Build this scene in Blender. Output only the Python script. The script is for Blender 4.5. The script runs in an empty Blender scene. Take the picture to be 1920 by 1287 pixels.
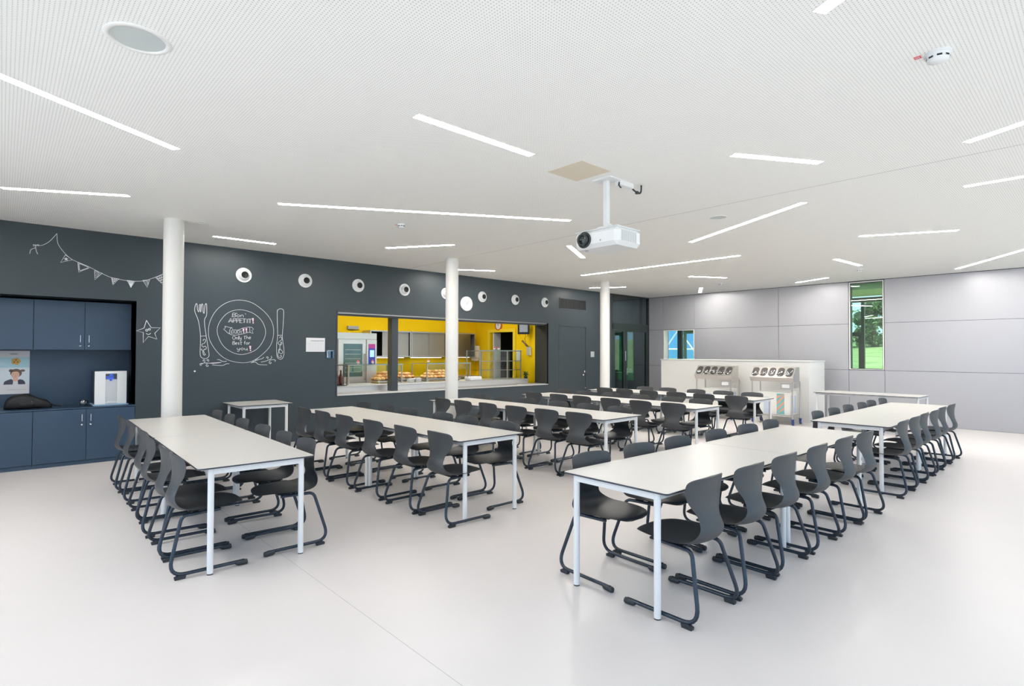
import bpy, math, random
from math import pi, sin, cos, radians
from mathutils import Vector, Matrix
random.seed(7)
S = bpy.context.scene
COL = S.collection

# ------------------------------------------------------------------ camera
H = 3.195          # ceiling height
YW = 9.5           # dark wall plane
XW = 14.40         # panelled wall plane
cam_d = bpy.data.cameras.new('camera'); cam = bpy.data.objects.new('camera', cam_d); COL.objects.link(cam)
cam_d.sensor_fit = 'HORIZONTAL'; cam_d.sensor_width = 36.0; cam_d.lens = 36.0 * 1037.8 / 1920.0
cam_d.clip_start = 0.05; cam_d.clip_end = 300
R_ = Vector((0.73530491, -0.67773134, 0.00263038)); U_ = Vector((-0.01338071, -0.01063683, 0.9998539)); F_ = Vector((0.67760434, 0.73523268, 0.01688984))
cam.matrix_world = Matrix(((R_.x, U_.x, -F_.x, 0), (R_.y, U_.y, -F_.y, 0), (R_.z, U_.z, -F_.z, 1.5367), (0, 0, 0, 1)))
S.camera = cam

# ------------------------------------------------------------------ world, exposure
W = bpy.data.worlds.new('sky'); S.world = W; W.use_nodes = True
wn = W.node_tree.nodes; wl = W.node_tree.links
bg = wn['Background']
tc = wn.new('ShaderNodeTexCoord'); sep = wn.new('ShaderNodeSeparateXYZ'); rmp = wn.new('ShaderNodeValToRGB')
wl.new(tc.outputs['Generated'], sep.inputs[0]); wl.new(sep.outputs['Z'], rmp.inputs[0]); wl.new(rmp.outputs[0], bg.inputs[0])
rmp.color_ramp.elements[0].position = 0.0; rmp.color_ramp.elements[0].color = (0.58, 0.77, 1.0, 1)
rmp.color_ramp.elements[1].position = 0.6; rmp.color_ramp.elements[1].color = (0.50, 0.72, 1.0, 1)
bg.inputs[1].default_value = 1.9
S.view_settings.view_transform = 'Standard'; S.view_settings.look = 'None'
S.view_settings.exposure = 0.06; S.view_settings.gamma = 1.0
LAMP = 24.0        # strength of the ceiling strips
LAMP_FAR = 100.0    # strips farther off, made stronger to lift the dim far end
cy = S.cycles
cy.max_bounces = 10; cy.diffuse_bounces = 6; cy.glossy_bounces = 4; cy.transmission_bounces = 6; cy.transparent_max_bounces = 12
cy.caustics_reflective = False; cy.caustics_refractive = False; cy.sample_clamp_indirect = 6.0; cy.blur_glossy = 0.5
cy.use_denoising = True

sun_d = bpy.data.lights.new('sun', 'SUN'); sun_d.energy = 7.0; sun_d.angle = radians(2); sun_d.color = (1.0, .96, .90)
sun = bpy.data.objects.new('sun', sun_d); COL.objects.link(sun); sun.location = (5, -20, 30); sun.rotation_euler = (radians(15), 0, radians(-6))   # high sun: stays outside the glazed front
def portal(name, loc, rot, sx, sy):
    l = bpy.data.lights.new(name, 'AREA'); l.shape = 'RECTANGLE'; l.size = sx; l.size_y = sy; l.cycles.is_portal = True
    o = bpy.data.objects.new(name, l); COL.objects.link(o); o.location = loc; o.rotation_euler = rot
portal('daylight_portal', (6.1, -1.66, 1.6), (radians(90), 0, 0), 16.4, 3.0)
portal('daylight_portal', (-2.26, 3.0, 1.6), (radians(90), 0, radians(-90)), 9.0, 3.0)

# ------------------------------------------------------------------ materials
def nodes(name):
    m = bpy.data.materials.new(name); m.use_nodes = True
    return m, m.node_tree.nodes, m.node_tree.links, m.node_tree.nodes['Principled BSDF']
def mat(name, col, rough=0.5, metal=0.0, spec=0.5, noise=None, bump=None, emit=None, alpha=None):
    m, n, l, b = nodes(name)
    b.inputs['Base Color'].default_value = (*col, 1); b.inputs['Roughness'].default_value = rough
    b.inputs['Metallic'].default_value = metal; b.inputs['Specular IOR Level'].default_value = spec
    if noise or bump:
        t = n.new('ShaderNodeTexCoord'); nz = n.new('ShaderNodeTexNoise'); l.new(t.outputs['Object'], nz.inputs['Vector'])
        sc, amt = noise or (bump[0], 0)
        nz.inputs['Scale'].default_value = sc; nz.inputs['Detail'].default_value = 3
        if noise:
            mx = n.new('ShaderNodeMix'); mx.data_type = 'RGBA'
            mx.inputs[6].default_value = (*[c * (1 - amt) for c in col], 1); mx.inputs[7].default_value = (*[min(1, c * (1 + amt)) for c in col], 1)
            l.new(nz.outputs['Fac'], mx.inputs[0]); l.new(mx.outputs[2], b.inputs['Base Color'])
        if bump:
            nb = n.new('ShaderNodeTexNoise'); nb.inputs['Scale'].default_value = bump[0]; l.new(t.outputs['Object'], nb.inputs['Vector'])
            bp = n.new('ShaderNodeBump'); bp.inputs['Strength'].default_value = bump[1]; bp.inputs['Distance'].default_value = 0.002
            l.new(nb.outputs['Fac'], bp.inputs['Height']); l.new(bp.outputs[0], b.inputs['Normal'])
    if emit:
        b.inputs['Emission Color'].default_value = (*emit[0], 1); b.inputs['Emission Strength'].default_value = emit[1]
    return m
def glass(name, tint, refl=0.08, rough=0.0):
    m = bpy.data.materials.new(name); m.use_nodes = True; n = m.node_tree.nodes; l = m.node_tree.links
    n.remove(n['Principled BSDF']); out = n['Material Output']
    tr = n.new('ShaderNodeBsdfTransparent'); tr.inputs[0].default_value = (*tint, 1)
    gl = n.new('ShaderNodeBsdfGlossy'); gl.inputs['Roughness'].default_value = rough
    fr = n.new('ShaderNodeLayerWeight'); fr.inputs[0].default_value = 0.25
    mt = n.new('ShaderNodeMath'); mt.operation = 'MULTIPLY_ADD'; mt.inputs[1].default_value = 0.5; mt.inputs[2].default_value = refl
    l.new(fr.outputs['Fresnel'], mt.inputs[0])
    mx = n.new('ShaderNodeMixShader'); l.new(mt.outputs[0], mx.inputs[0]); l.new(tr.outputs[0], mx.inputs[1]); l.new(gl.outputs[0], mx.inputs[2])
    l.new(mx.outputs[0], out.inputs[0]); return m
def math_node(n, l, op, a, b=None):
    q = n.new('ShaderNodeMath'); q.operation = op
    for i, v in enumerate((a, b)):
        if v is None: continue
        if isinstance(v, (int, float)): q.inputs[i].default_value = v
        else: l.new(v, q.inputs[i])
    return q.outputs[0]
def ceiling_mat():
    m, n, l, b = nodes('perforated_ceiling')
    t = n.new('ShaderNodeTexCoord'); s = n.new('ShaderNodeSeparateXYZ'); l.new(t.outputs['Object'], s.inputs[0])
    P = 0.0186
    def cell(o):
        f = math_node(n, l, 'FRACT', math_node(n, l, 'DIVIDE', math_node(n, l, 'ADD', o, 200.0), P))
        d = math_node(n, l, 'SUBTRACT', f, 0.5); return math_node(n, l, 'MULTIPLY', d, d)
    r2 = math_node(n, l, 'ADD', cell(s.outputs['X']), cell(s.outputs['Y']))
    hole = math_node(n, l, 'LESS_THAN', r2, 0.185 ** 2)
    mx = n.new('ShaderNodeMix'); mx.data_type = 'RGBA'; l.new(hole, mx.inputs[0])
    mx.inputs[6].default_value = (0.95, 0.935, 0.90, 1); mx.inputs[7].default_value = (0.48, 0.50, 0.48, 1)
    l.new(mx.outputs[2], b.inputs['Base Color']); b.inputs['Roughness'].default_value = 0.85; b.inputs['Specular IOR Level'].default_value = 0.2
    return m
def floor_mat():
    m, n, l, b = nodes('poured_floor')
    t = n.new('ShaderNodeTexCoord'); nz = n.new('ShaderNodeTexNoise'); nz.inputs['Scale'].default_value = 3.0; nz.inputs['Detail'].default_value = 6
    l.new(t.outputs['Object'], nz.inputs['Vector'])
    mx = n.new('ShaderNodeMix'); mx.data_type = 'RGBA'; l.new(nz.outputs['Fac'], mx.inputs[0])
    mx.inputs[6].default_value = (0.72, 0.672, 0.655, 1); mx.inputs[7].default_value = (0.75, 0.702, 0.685, 1)
    l.new(mx.outputs[2], b.inputs['Base Color']); b.inputs['Roughness'].default_value = 0.34; b.inputs['Specular IOR Level'].default_value = 0.42
    return m
def brushed(name, col, rough=0.28, axis='Z'):
    m, n, l, b = nodes(name)
    t = n.new('ShaderNodeTexCoord'); mp = n.new('ShaderNodeMapping'); l.new(t.outputs['Object'], mp.inputs[0])
    mp.inputs['Scale'].default_value = (3, 3, 160)
    nz = n.new('ShaderNodeTexNoise'); nz.inputs['Scale'].default_value = 2; l.new(mp.outputs[0], nz.inputs['Vector'])
    mx = n.new('ShaderNodeMix'); mx.data_type = 'RGBA'; l.new(nz.outputs['Fac'], mx.inputs[0])
    mx.inputs[6].default_value = (*[c * .85 for c in col], 1); mx.inputs[7].default_value = (*[min(1, c * 1.1) for c in col], 1)
    l.new(mx.outputs[2], b.inputs['Base Color']); b.inputs['Metallic'].default_value = 1; b.inputs['Roughness'].default_value = rough
    return m
def leaf_mat(name, a, c, scale):
    m, n, l, b = nodes(name)
    t = n.new('ShaderNodeTexCoord'); nz = n.new('ShaderNodeTexNoise'); nz.inputs['Scale'].default_value = scale; nz.inputs['Detail'].default_value = 8
    l.new(t.outputs['Object'], nz.inputs['Vector'])
    cr = n.new('ShaderNodeValToRGB'); cr.color_ramp.elements[0].position = .38; cr.color_ramp.elements[1].position = .62
    cr.color_ramp.elements[0].color = (*a, 1); cr.color_ramp.elements[1].color = (*c, 1)
    l.new(nz.outputs['Fac'], cr.inputs[0]); l.new(cr.outputs[0], b.inputs['Base Color']); b.inputs['Roughness'].default_value = .8
    bp = n.new('ShaderNodeBump'); bp.inputs['Strength'].default_value = 1.0; bp.inputs['Distance'].default_value = .15
    l.new(nz.outputs['Fac'], bp.inputs['Height']); l.new(bp.outputs[0], b.inputs['Normal'])
    return m
M = dict(
    ceiling=ceiling_mat(), floor=floor_mat(),
    seam=mat('seam', (.50, .48, .47), .6),
    dark=mat('anthracite_wall', (.035, .050, .060), .42, spec=.45, noise=(2.2, .06), bump=(300, .15)),
    dark2=mat('anthracite_trim', (.034, .045, .056), .4),
    black=mat('black_gap', (.006, .007, .009), .6),
    navy=mat('cabinet_laminate', (.030, .062, .112), .38, spec=.5, noise=(3, .05)),
    panel=mat('metal_wall_panel', (.47, .47, .50), .36, metal=.25, spec=.5, noise=(.8, .02)),
    joint=mat('panel_joint', (.05, .06, .075), .6),
    white=mat('white_paint', (.88, .865, .83), .5),
    column=mat('column_paint', (.78, .765, .735), .45, noise=(4, .01)),
    table=mat('table_laminate', (.62, .60, .57), .32, spec=.35, noise=(6, .008)),
    core=mat('laminate_core', (.045, .05, .065), .4),
    tleg=mat('white_powder_coat', (.83, .83, .83), .35),
    shell=mat('grey_plastic_shell', (.052, .056, .061), .45, spec=.5, bump=(900, .12)),
    tube=mat('dark_blue_tube', (.030, .043, .062), .25, metal=.35, spec=.6),
    rubber=mat('dark_plastic_cap', (.022, .028, .035), .5),
    chrome=mat('polished_metal', (.75, .75, .76), .15, metal=1),
    alu=mat('satin_aluminium', (.75, .75, .76), .35, metal=.8),
    steel=brushed('brushed_steel', (.50, .47, .42), .34),
    steelc=mat('bright_steel_counter', (.80, .79, .77), .3, metal=.6),
    steelw=mat('steel_counter', (.62, .60, .57), .28, metal=.85),
    yellow=mat('yellow_paint', (.88, .58, .002), .7, spec=.2),
    yellow2=mat('yellow_door_casing', (.90, .66, .03), .5),
    grill=mat('dark_grille', (.012, .014, .017), .5),
    chalk=mat('chalk_white', (.80, .82, .84), .9),
    pink=mat('chalk_pink', (.90, .62, .74), .9),
    paper=mat('paper', (.80, .80, .82), .8),
    ink=mat('printed_ink', (.25, .26, .30), .8),
    plexi=glass('acrylic', (.72, .82, .88), .10),
    tumbler=glass('tumbler_glass', (.95, .97, .98), .30, .15),
    glass=glass('clear_glass', (.93, .97, .95), .05),
    gedge=mat('glass_edge', (.30, .45, .42), .2),
    gglass=glass('green_tinted_glass', (.78, .95, .83), .10),
    dglass=glass('dark_tinted_glass', (.42, .52, .55), .10),
    dgglass=glass('dark_green_glass', (.22, .62, .40), .05),
    facade=glass('facade_glass', (.95, .98, .98), .02),
    diffuser=mat('lamp_diffuser', (.9, .9, .9), .5, emit=((1.0, .96, .90), LAMP)),
    diffuser2=mat('lamp_diffuser_far', (.9, .9, .9), .5, emit=((1.0, .96, .90), LAMP_FAR)),
    kitchenlamp=mat('kitchen_lamp_diffuser', (.9, .9, .9), .5, emit=((1.0, .97, .90), 34)),
    fillglow=mat('added_fill_glow', (.9, .9, .9), .5, emit=((1.0, .97, .90), 7)),
    speaker=mat('speaker_grille', (.56, .60, .585), .7),
    red=mat('red_sticker', (.78, .10, .09), .6), redring=mat('red_clock_rim', (.62, .09, .03), .4),
    plastic=mat('white_plastic', (.82, .83, .83), .35), plasticg=mat('grey_plastic', (.45, .46, .47), .5),
    lensdark=mat('lens_dark', (.01, .014, .015), .08, spec=.8), lensring=mat('lens_ring', (.035, .045, .045), .3),
    beige=mat('beige_access_panel', (.74, .66, .53), .7),
    bag=mat('black_nylon', (.008, .008, .009), .6, bump=(60, .6)), zip=mat('zip_pull', (.5, .5, .5), .3, metal=.8),
    sky1=mat('poster_blue', (.42, .66, .74), .6), sky2=mat('poster_pale', (.66, .74, .80), .6), posterw=mat('poster_white', (.72, .72, .75), .6),
    skin=mat('printed_skin', (.72, .44, .34), .6), hair=mat('printed_hair', (.16, .11, .085), .6), cloth=mat('printed_cardigan', (.055, .055, .085), .6),
    blush=mat('printed_lips', (.55, .18, .16), .6), gold=mat('pastry_gold', (.62, .38, .10), .6), goldd=mat('pastry_dark', (.30, .15, .04), .6),
    bluelight=mat('blue_backlight', (.05, .12, .7), .3, emit=((.05, .15, 1.0), .25)),
    mirror=mat('dispenser_recess', (.62, .63, .64), .3, metal=.3), darkside=mat('dispenser_side', (.05, .065, .08), .4),
    blue_tray=mat('pale_blue_tray', (.36, .55, .75), .5),
    bun=mat('bun_crust', (.80, .50, .20), .6, noise=(20, .25)), bread=mat('bun_dark', (.62, .28, .08), .6, noise=(18, .3)),
    porcelain=mat('porcelain', (.82, .82, .80), .2), flower=mat('pink_flower', (.65, .14, .18), .7), pot=mat('pot_white', (.8, .72, .70), .4),
    ovenglass=mat('oven_glass', (.05, .10, .10), .08, spec=.8, noise=(6, .5)), ovenpanel=mat('oven_control_panel', (.03, .04, .35), .2), ovenpink=mat('oven_panel_magenta', (.35, .03, .22), .2),
    screen=mat('lit_screen', (.2, .3, .5), .2, emit=((.35, .6, 1.0), .9)), monscreen=mat('monitor_screen', (.3, .32, .34), .15, emit=((.62, .66, .66), .2)),
    plantg=mat('dark_leaves', (.03, .07, .015), .6), brownw=mat('bottle_brown', (.10, .025, .02), .3),
    grass=leaf_mat('lawn_grass', (.24, .29, .11), (.36, .42, .19), 1.2), leaf1=leaf_mat('tree_leaves', (.02, .075, .03), (.09, .20, .06), 1.4),
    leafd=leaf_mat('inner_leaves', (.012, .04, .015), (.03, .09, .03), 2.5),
    leaf2=leaf_mat('light_leaves', (.10, .20, .06), (.26, .36, .15), 1.8), bark=mat('bark', (.09, .06, .04), .9),
    gframe=mat('green_grey_frame', (.10, .20, .12), .5), dframe=mat('dark_window_frame', (.022, .035, .034), .4),
    bluewall=mat('blue_cladding', (.16, .48, .85), .4), soffit=mat('green_soffit', (.66, .74, .54), .6),
    caster_blue=mat('blue_caster', (.04, .075, .26), .4), tyre=mat('grey_tyre', (.12, .13, .14), .5),
    cutlery=mat('cutlery_metal', (.72, .72, .72), .12, metal=1), sterile=mat('cutlery_bin_inside', (.13, .12, .12), .35, metal=.7),
    coral=mat('print_coral', (.78, .36, .26), .6), teal=mat('print_teal', (.18, .50, .50), .6), lilac=mat('print_pale_blue', (.60, .68, .80), .6),
    greyfloor=mat('grey_kitchen_floor', (.35, .36, .37), .5), kwhite=mat('kitchen_ceiling', (.8, .8, .78), .6),
    shutter=brushed('shutter_slats', (.42, .43, .44), .35), tray=mat('serving_tray', (.62, .62, .61), .25, metal=.9), doorleaf=mat('white_door_leaf', (.66, .66, .64), .5),
    darkroom=mat('dark_interior', (.02, .022, .016), .7),
)

# ------------------------------------------------------------------ mesh builder
class MB:
    def __init__(s): s.v = []; s.f = []; s.m = []; s.s = []
    def add(s, vs, fs, m=0, sm=False):
        o = len(s.v); s.v += [tuple(v) for v in vs]
        for f in fs: s.f.append(tuple(i + o for i in f)); s.m.append(m); s.s.append(sm)
        return s
    def box(s, x0, x1, y0, y1, z0, z1, m=0, bev=0.0):
        if x0 > x1: x0, x1 = x1, x0
        if y0 > y1: y0, y1 = y1, y0
        if z0 > z1: z0, z1 = z1, z0
        if bev <= 0:
            v = [(x, y, z) for z in (z0, z1) for y in (y0, y1) for x in (x0, x1)]
            return s.add(v, [(0, 2, 3, 1), (4, 5, 7, 6), (0, 1, 5, 4), (2, 6, 7, 3), (0, 4, 6, 2), (1, 3, 7, 5)], m)
        b = min(bev, (x1 - x0) / 2.01, (y1 - y0) / 2.01, (z1 - z0) / 2.01); v = []; idx = {}
        for sx in (0, 1):
            for sy in (0, 1):
                for sz in (0, 1):
                    X, Y, Z = (x0, x1)[sx], (y0, y1)[sy], (z0, z1)[sz]
                    dx, dy, dz = (b, -b)[sx], (b, -b)[sy], (b, -b)[sz]
                    for k, p in (('x', (X, Y + dy, Z + dz)), ('y', (X + dx, Y, Z + dz)), ('z', (X + dx, Y + dy, Z))):
                        idx[(sx, sy, sz, k)] = len(v); v.append(p)
        F = []
        for a in (0, 1):
            q = [(a, 0, 0), (a, 1, 0), (a, 1, 1), (a, 0, 1)]; F.append([idx[(*t, 'x')] for t in (q if a else q[::-1])])
            q = [(0, a, 0), (0, a, 1), (1, a, 1), (1, a, 0)]; F.append([idx[(*t, 'y')] for t in (q if a else q[::-1])])
            q = [(0, 0, a), (1, 0, a), (1, 1, a), (0, 1, a)]; F.append([idx[(*t, 'z')] for t in (q if a else q[::-1])])
        for a in (0, 1):
            for c in (0, 1):
                F.append([idx[(a, c, 0, 'x')], idx[(a, c, 0, 'y')], idx[(a, c, 1, 'y')], idx[(a, c, 1, 'x')]])
                F.append([idx[(a, 0, c, 'x')], idx[(a, 0, c, 'z')], idx[(a, 1, c, 'z')], idx[(a, 1, c, 'x')]])
                F.append([idx[(0, a, c, 'y')], idx[(0, a, c, 'z')], idx[(1, a, c, 'z')], idx[(1, a, c, 'y')]])
                for d in (0, 1): F.append([idx[(a, c, d, 'x')], idx[(a, c, d, 'y')], idx[(a, c, d, 'z')]])
        cx, cy_, cz = (x0 + x1) / 2, (y0 + y1) / 2, (z0 + z1) / 2; C0 = Vector((cx, cy_, cz)); G = []
        for f in F:
            a_, b_, c_ = (Vector(v[i]) for i in f[:3]); nrm = (b_ - a_).cross(c_ - a_); ctr = sum((Vector(v[i]) for i in f), Vector()) / len(f)
            G.append(tuple(f if nrm.dot(ctr - C0) > 0 else f[::-1]))
        return s.add(v, G, m)
    def tube(s, pts, r, n=8, m=0, cap=True, sm=True, flat=None):
        P = [Vector(p) for p in pts]; rings = []; N = len(P)
        rr = r if isinstance(r, (list, tuple)) else [r] * N
        up = None
        for i, p in enumerate(P):
            d = (P[min(i + 1, N - 1)] - P[max(i - 1, 0)]).normalized()
            if up is None: up = Vector((0, 0, 1)) if abs(d.z) < .9 else Vector((1, 0, 0))
            sd = d.cross(up).normalized(); up = sd.cross(d).normalized()
            rings.append([p + (sd * cos(2 * pi * k / n) + up * sin(2 * pi * k / n)) * rr[i] for k in range(n)])
        v = [q for R0 in rings for q in R0]; f = []
        for i in range(N - 1):
            for k in range(n):
                a = i * n + k; b = i * n + (k + 1) % n; f.append((a, b, b + n, a + n))
        s.add(v, f, m, sm)
        if cap:
            s.add(rings[0], [tuple(range(n))[::-1]], m); s.add(rings[-1], [tuple(range(n))], m)
        return s
    def cyl(s, p0, p1, r, n=16, m=0, r1=None, sm=True): return s.tube([p0, p1], [r, r if r1 is None else r1], n, m, True, sm)
    def lathe(s, prof, n=24, m=0, axis='z', o=(0, 0, 0), sm=True):
        """prof = [(radius, height)]"""
        v = []
        for r, h in prof:
            for k in range(n):
                a = 2 * pi * k / n; c, d = r * cos(a), r * sin(a)
                v.append({'z': (c, d, h), 'y': (c, h, d), 'x': (h, c, d)}[axis])
        v = [(x + o[0], y + o[1], z + o[2]) for x, y, z in v]; f = []
        for i in range(len(prof) - 1):
            for k in range(n):
                a = i * n + k; b = i * n + (k + 1) % n; f.append((a, b, b + n, a + n))
        return s.add(v, f, m, sm)
    def poly(s, pts, m=0): return s.add(pts, [tuple(range(len(pts)))], m)
    def prism(s, pts, d, m=0, mside=None):
        """pts planar loop of 3D points, d = extrusion vector"""
        n = len(pts); d = Vector(d); v = [Vector(p) for p in pts] + [Vector(p) + d for p in pts]
        s.add(v, [tuple(range(n))[::-1], tuple(range(n, 2 * n))], m)
        s.add(v, [(i, (i + 1) % n, (i + 1) % n + n, i + n) for i in range(n)], m if mside is None else mside); return s
    def sphere(s, c, r, nu=12, nv=8, m=0, sc=(1, 1, 1), lo=0.0, hi=1.0):
        v = []
        for j in range(nv + 1):
            t = pi * (lo + (hi - lo) * j / nv)
            for i in range(nu):
                a = 2 * pi * i / nu; v.append((c[0] + r * sc[0] * sin(t) * cos(a), c[1] + r * sc[1] * sin(t) * sin(a), c[2] + r * sc[2] * cos(t)))
        f = [(j * nu + i, (j + 1) * nu + i, (j + 1) * nu + (i + 1) % nu, j * nu + (i + 1) % nu) for j in range(nv) for i in range(nu)]
        return s.add(v, f, m, True)
    def grid(s, rows, m=0, sm=True, closed=False):
        n = len(rows[0]); v = [p for r in rows for p in r]; k = n if closed else n - 1
        return s.add(v, [(j * n + i, j * n + (i + 1) % n, (j + 1) * n + (i + 1) % n, (j + 1) * n + i) for j in range(len(rows) - 1) for i in range(k)], m, sm)
    def build(s, name, mats, parent=None, loc=None, rz=0.0):
        me = bpy.data.meshes.new(name); me.from_pydata(s.v, [], s.f)
        for k in (mats if isinstance(mats, (list, tuple)) else [mats]): me.materials.append(M[k])
        me.polygons.foreach_set('material_index', s.m); me.polygons.foreach_set('use_smooth', s.s); me.update()
        o = bpy.data.objects.new(name, me); COL.objects.link(o)
        if parent: o.parent = parent
        if loc is not None: o.location = loc
        if rz: o.rotation_euler.z = rz
        return o
def tag(o, label, cat, group=None, kind=None):
    o['label'] = label; o['category'] = cat
    if group: o['group'] = group
    if kind: o['kind'] = kind
    return o
def thing(name, label, cat, loc=(0, 0, 0), rz=0.0, group=None):
    o = bpy.data.objects.new(name, None); o.empty_display_size = .1; COL.objects.link(o); o.location = loc; o.rotation_euler.z = rz
    return tag(o, label, cat, group)
def struct(name, mb, mats, loc=None):
    o = mb.build(name, mats, None, loc); o['kind'] = 'structure'; return o
def kids(o): return [c for c in o.children]
def copy_tree(o, parent=None):
    c = o.copy(); COL.objects.link(c)
    if parent: c.parent = parent
    for ch in kids(o): copy_tree(ch, c)
    return c
def fillet(pts, rad, seg=6):
    P = [Vector(p) for p in pts]; out = [P[0]]
    for i in range(1, len(P) - 1):
        a, b, c = P[i - 1], P[i], P[i + 1]; r = rad[i - 1] if isinstance(rad, (list, tuple)) else rad
        u = (a - b).normalized(); w = (c - b).normalized(); ang = u.angle(w); t = min(r / math.tan(ang / 2), (a - b).length * .49 if i > 1 else (a - b).length * .95, (c - b).length * .49 if i < len(P) - 2 else (c - b).length * .95)
        p0 = b + u * t; p1 = b + w * t
        for k in range(seg + 1):
            s_ = k / seg; out.append(p0 * (1 - s_) ** 2 + b * 2 * s_ * (1 - s_) + p1 * s_ ** 2)
    out.append(P[-1]); return out
def cr(pts, sub=4, closed=False):
    """Catmull-Rom through tuples of any length"""
    n = len(pts); out = []
    rng = range(n if closed else n - 1)
    for i in rng:
        g = (lambda k: pts[k % n]) if closed else (lambda k: pts[max(0, min(n - 1, k))])
        p0, p1, p2, p3 = g(i - 1), g(i), g(i + 1), g(i + 2)
        for k in range(sub):
            t = k / sub
            out.append(tuple(.5 * (2 * b + (c - a) * t + (2 * a - 5 * b + 4 * c - d) * t * t + (-a + 3 * b - 3 * c + d) * t ** 3) for a, b, c, d in zip(p0, p1, p2, p3)))
    if not closed: out.append(tuple(pts[-1]))
    return out

# ================================================================== STRUCTURE
X0, Y0 = -2.2, -1.6
KX0, KX1, KY1 = 3.6, 10.0, 12.4     # kitchen
struct('floor', MB().box(X0 - .2, XW + .3, Y0 - .3, 14.6, -.12, 0), 'floor')
struct('ceiling', MB().box(X0 - .2, XW + .3, Y0 - .3, 9.5, H, H + .2), 'ceiling')
mb = MB(); mb.box(5.915, 5.921, Y0, 9.49, H - .0012, H); struct('trim_1', mb, 'seam')          # long joint in the ceiling
mb = MB(); mb.box(1.578, 1.5812, Y0, 9.4, 0, .0006); struct('trim_2', mb, 'seam')                # long joint in the floor
# dark wall with its openings (niche, hatch, door, glazed screen)
NX, NZ = 1.43, 2.26
HX0, HX1, HZ0, HZ1 = 4.46, 9.975, .76, 2.272
DX0, DX1, DZ = 10.37, 11.45, 2.268
GX0 = 12.56
T = .46
w = MB()
w.box(X0, NX, YW, YW + .12, NZ, H); w.box(NX, 2.357, YW, YW + T, 0, H); w.box(2.357, HX0, YW, YW + T, 0, 2.6); w.box(2.357, 10.36, YW, YW + T, 2.94, H)
w.box(HX0, HX1, YW, YW + T, 0, HZ0 - .02); w.box(HX0, HX1, YW, YW + T, HZ1, 2.6)
w.box(HX1, 10.36, YW, YW + T, 0, 2.6); w.box(10.36, DX0, YW, YW + T, 0, H); w.box(DX0, DX1, YW, YW + T, DZ, H); w.box(DX1, GX0, YW, YW + T, 0, H)
w.box(X0, NX, YW + .78, YW + .9, 0, H)
def holecell(x0, x1, z0, z1, cx, cz, r, n=40):
    inn = []; out = []; dd = []
    for k in range(n):
        a = 2 * pi * (k + .5) / n; c_, d_ = cos(a), sin(a); inn.append((cx + r * c_, YW, cz + r * d_)); dd.append((cx + r * c_, YW + .09, cz + r * d_))
        t = min(((x1 - cx) / c_) if c_ > 1e-6 else 1e9, ((x0 - cx) / c_) if c_ < -1e-6 else 1e9, ((z1 - cz) / d_) if d_ > 1e-6 else 1e9, ((z0 - cz) / d_) if d_ < -1e-6 else 1e9)
        out.append((cx + t * c_, YW, cz + t * d_))
    w.add(inn + out + dd, [(k, (k + 1) % n, n + (k + 1) % n, n + k)[::-1] for k in range(n)] + [(k, (k + 1) % n, 2 * n + (k + 1) % n, 2 * n + k) for k in range(n)])
    for X, Z in ((x0, z0), (x1, z0), (x1, z1), (x0, z1)):       # close the corners
        best = sorted(range(n), key=lambda k: abs(out[k][0] - X) + abs(out[k][2] - Z))[:1][0]
        for j in (best, (best + 1) % n, (best - 1) % n):
            k2 = (j + 1) % n; p, q = out[j], out[k2]
            if abs(p[0] - q[0]) > 1e-6 and abs(p[2] - q[2]) > 1e-6 and (abs(p[0] - X) < 1e-6 or abs(q[0] - X) < 1e-6): w.add([p, (X, YW, Z), q], [(0, 1, 2)])
    w.box(x0, x1, YW + .09, YW + T, z0, z1)
NZX = (2.857, 3.862, 4.859, 5.853, 6.855, 7.85, 8.852, 9.852); BZ0, BZ1 = 2.6, 2.94; prev = 2.357
for i, x in enumerate(NZX):
    nx = (NZX[i + 1] + x) / 2 if i < 7 else 10.36
    holecell(prev, nx, BZ0, BZ1, x, 2.772, .1035); prev = nx
wb_ = struct('wall_back', w, 'dark')
mb = MB(); g = .035
mb.box(X0, NX + g - .01, YW - .0012, YW + .02, NZ, NZ + g); mb.box(NX - .014, NX + g - .01, YW - .0012, YW + .02, 0, NZ)
struct('trim_3', mb, 'dark')
mb = MB(); mb.box(NX, NX + .01, YW + .02, YW + .78, 0, NZ); mb.box(X0, NX, YW + .02, YW + .78, NZ, NZ + .02); struct('trim_4', mb, 'dark2')
# niche back panel
struct('trim_5', MB().box(X0, NX, YW + .68, YW + .70, .70, 1.62), 'navy')
# hatch surround
mb = MB(); t = .022
mb.box(HX0 - t, HX1 + t, YW - .008, YW + .03, HZ1 - .01, HZ1 + t - .01); mb.box(HX0 - t, HX0, YW - .008, YW + .03, HZ0 - .02, HZ1); mb.box(HX1, HX1 + t, YW - .008, YW + .03, HZ0 - .02, HZ1)
mb.box(HX1 - .008, HX1, YW + .03, YW + T - .01, HZ0, HZ1, 1)
struct('trim_6', mb, ['dark2', 'darkroom'])
struct('trim_7', MB().box(5.66, 5.80, YW + .14, YW + .30, HZ0, 2.215), 'dark2')   # hatch post
mb = MB(); mb.box(HX0, HX1, YW + .02, YW + .20, 2.235, HZ1 - .002); mb.box(HX0, HX1, YW + .05, YW + .17, 2.205, 2.235, 1)
sh = thing('roller_shutter', 'rolled up metal shutter under the top edge of the serving hatch', 'shutter', (HX0 + .01, YW + .02, 2.205))
m1 = MB(); m1.box(0, HX1 - HX0 - .03, 0, .17, .03, .065, bev=.01); m1.build('shutter_box', 'shutter', sh)
m1 = MB(); m1.box(0, HX1 - HX0 - .03, .05, .13, 0, .03, bev=.004); m1.build('bottom_rail', 'dark2', sh)
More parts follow.
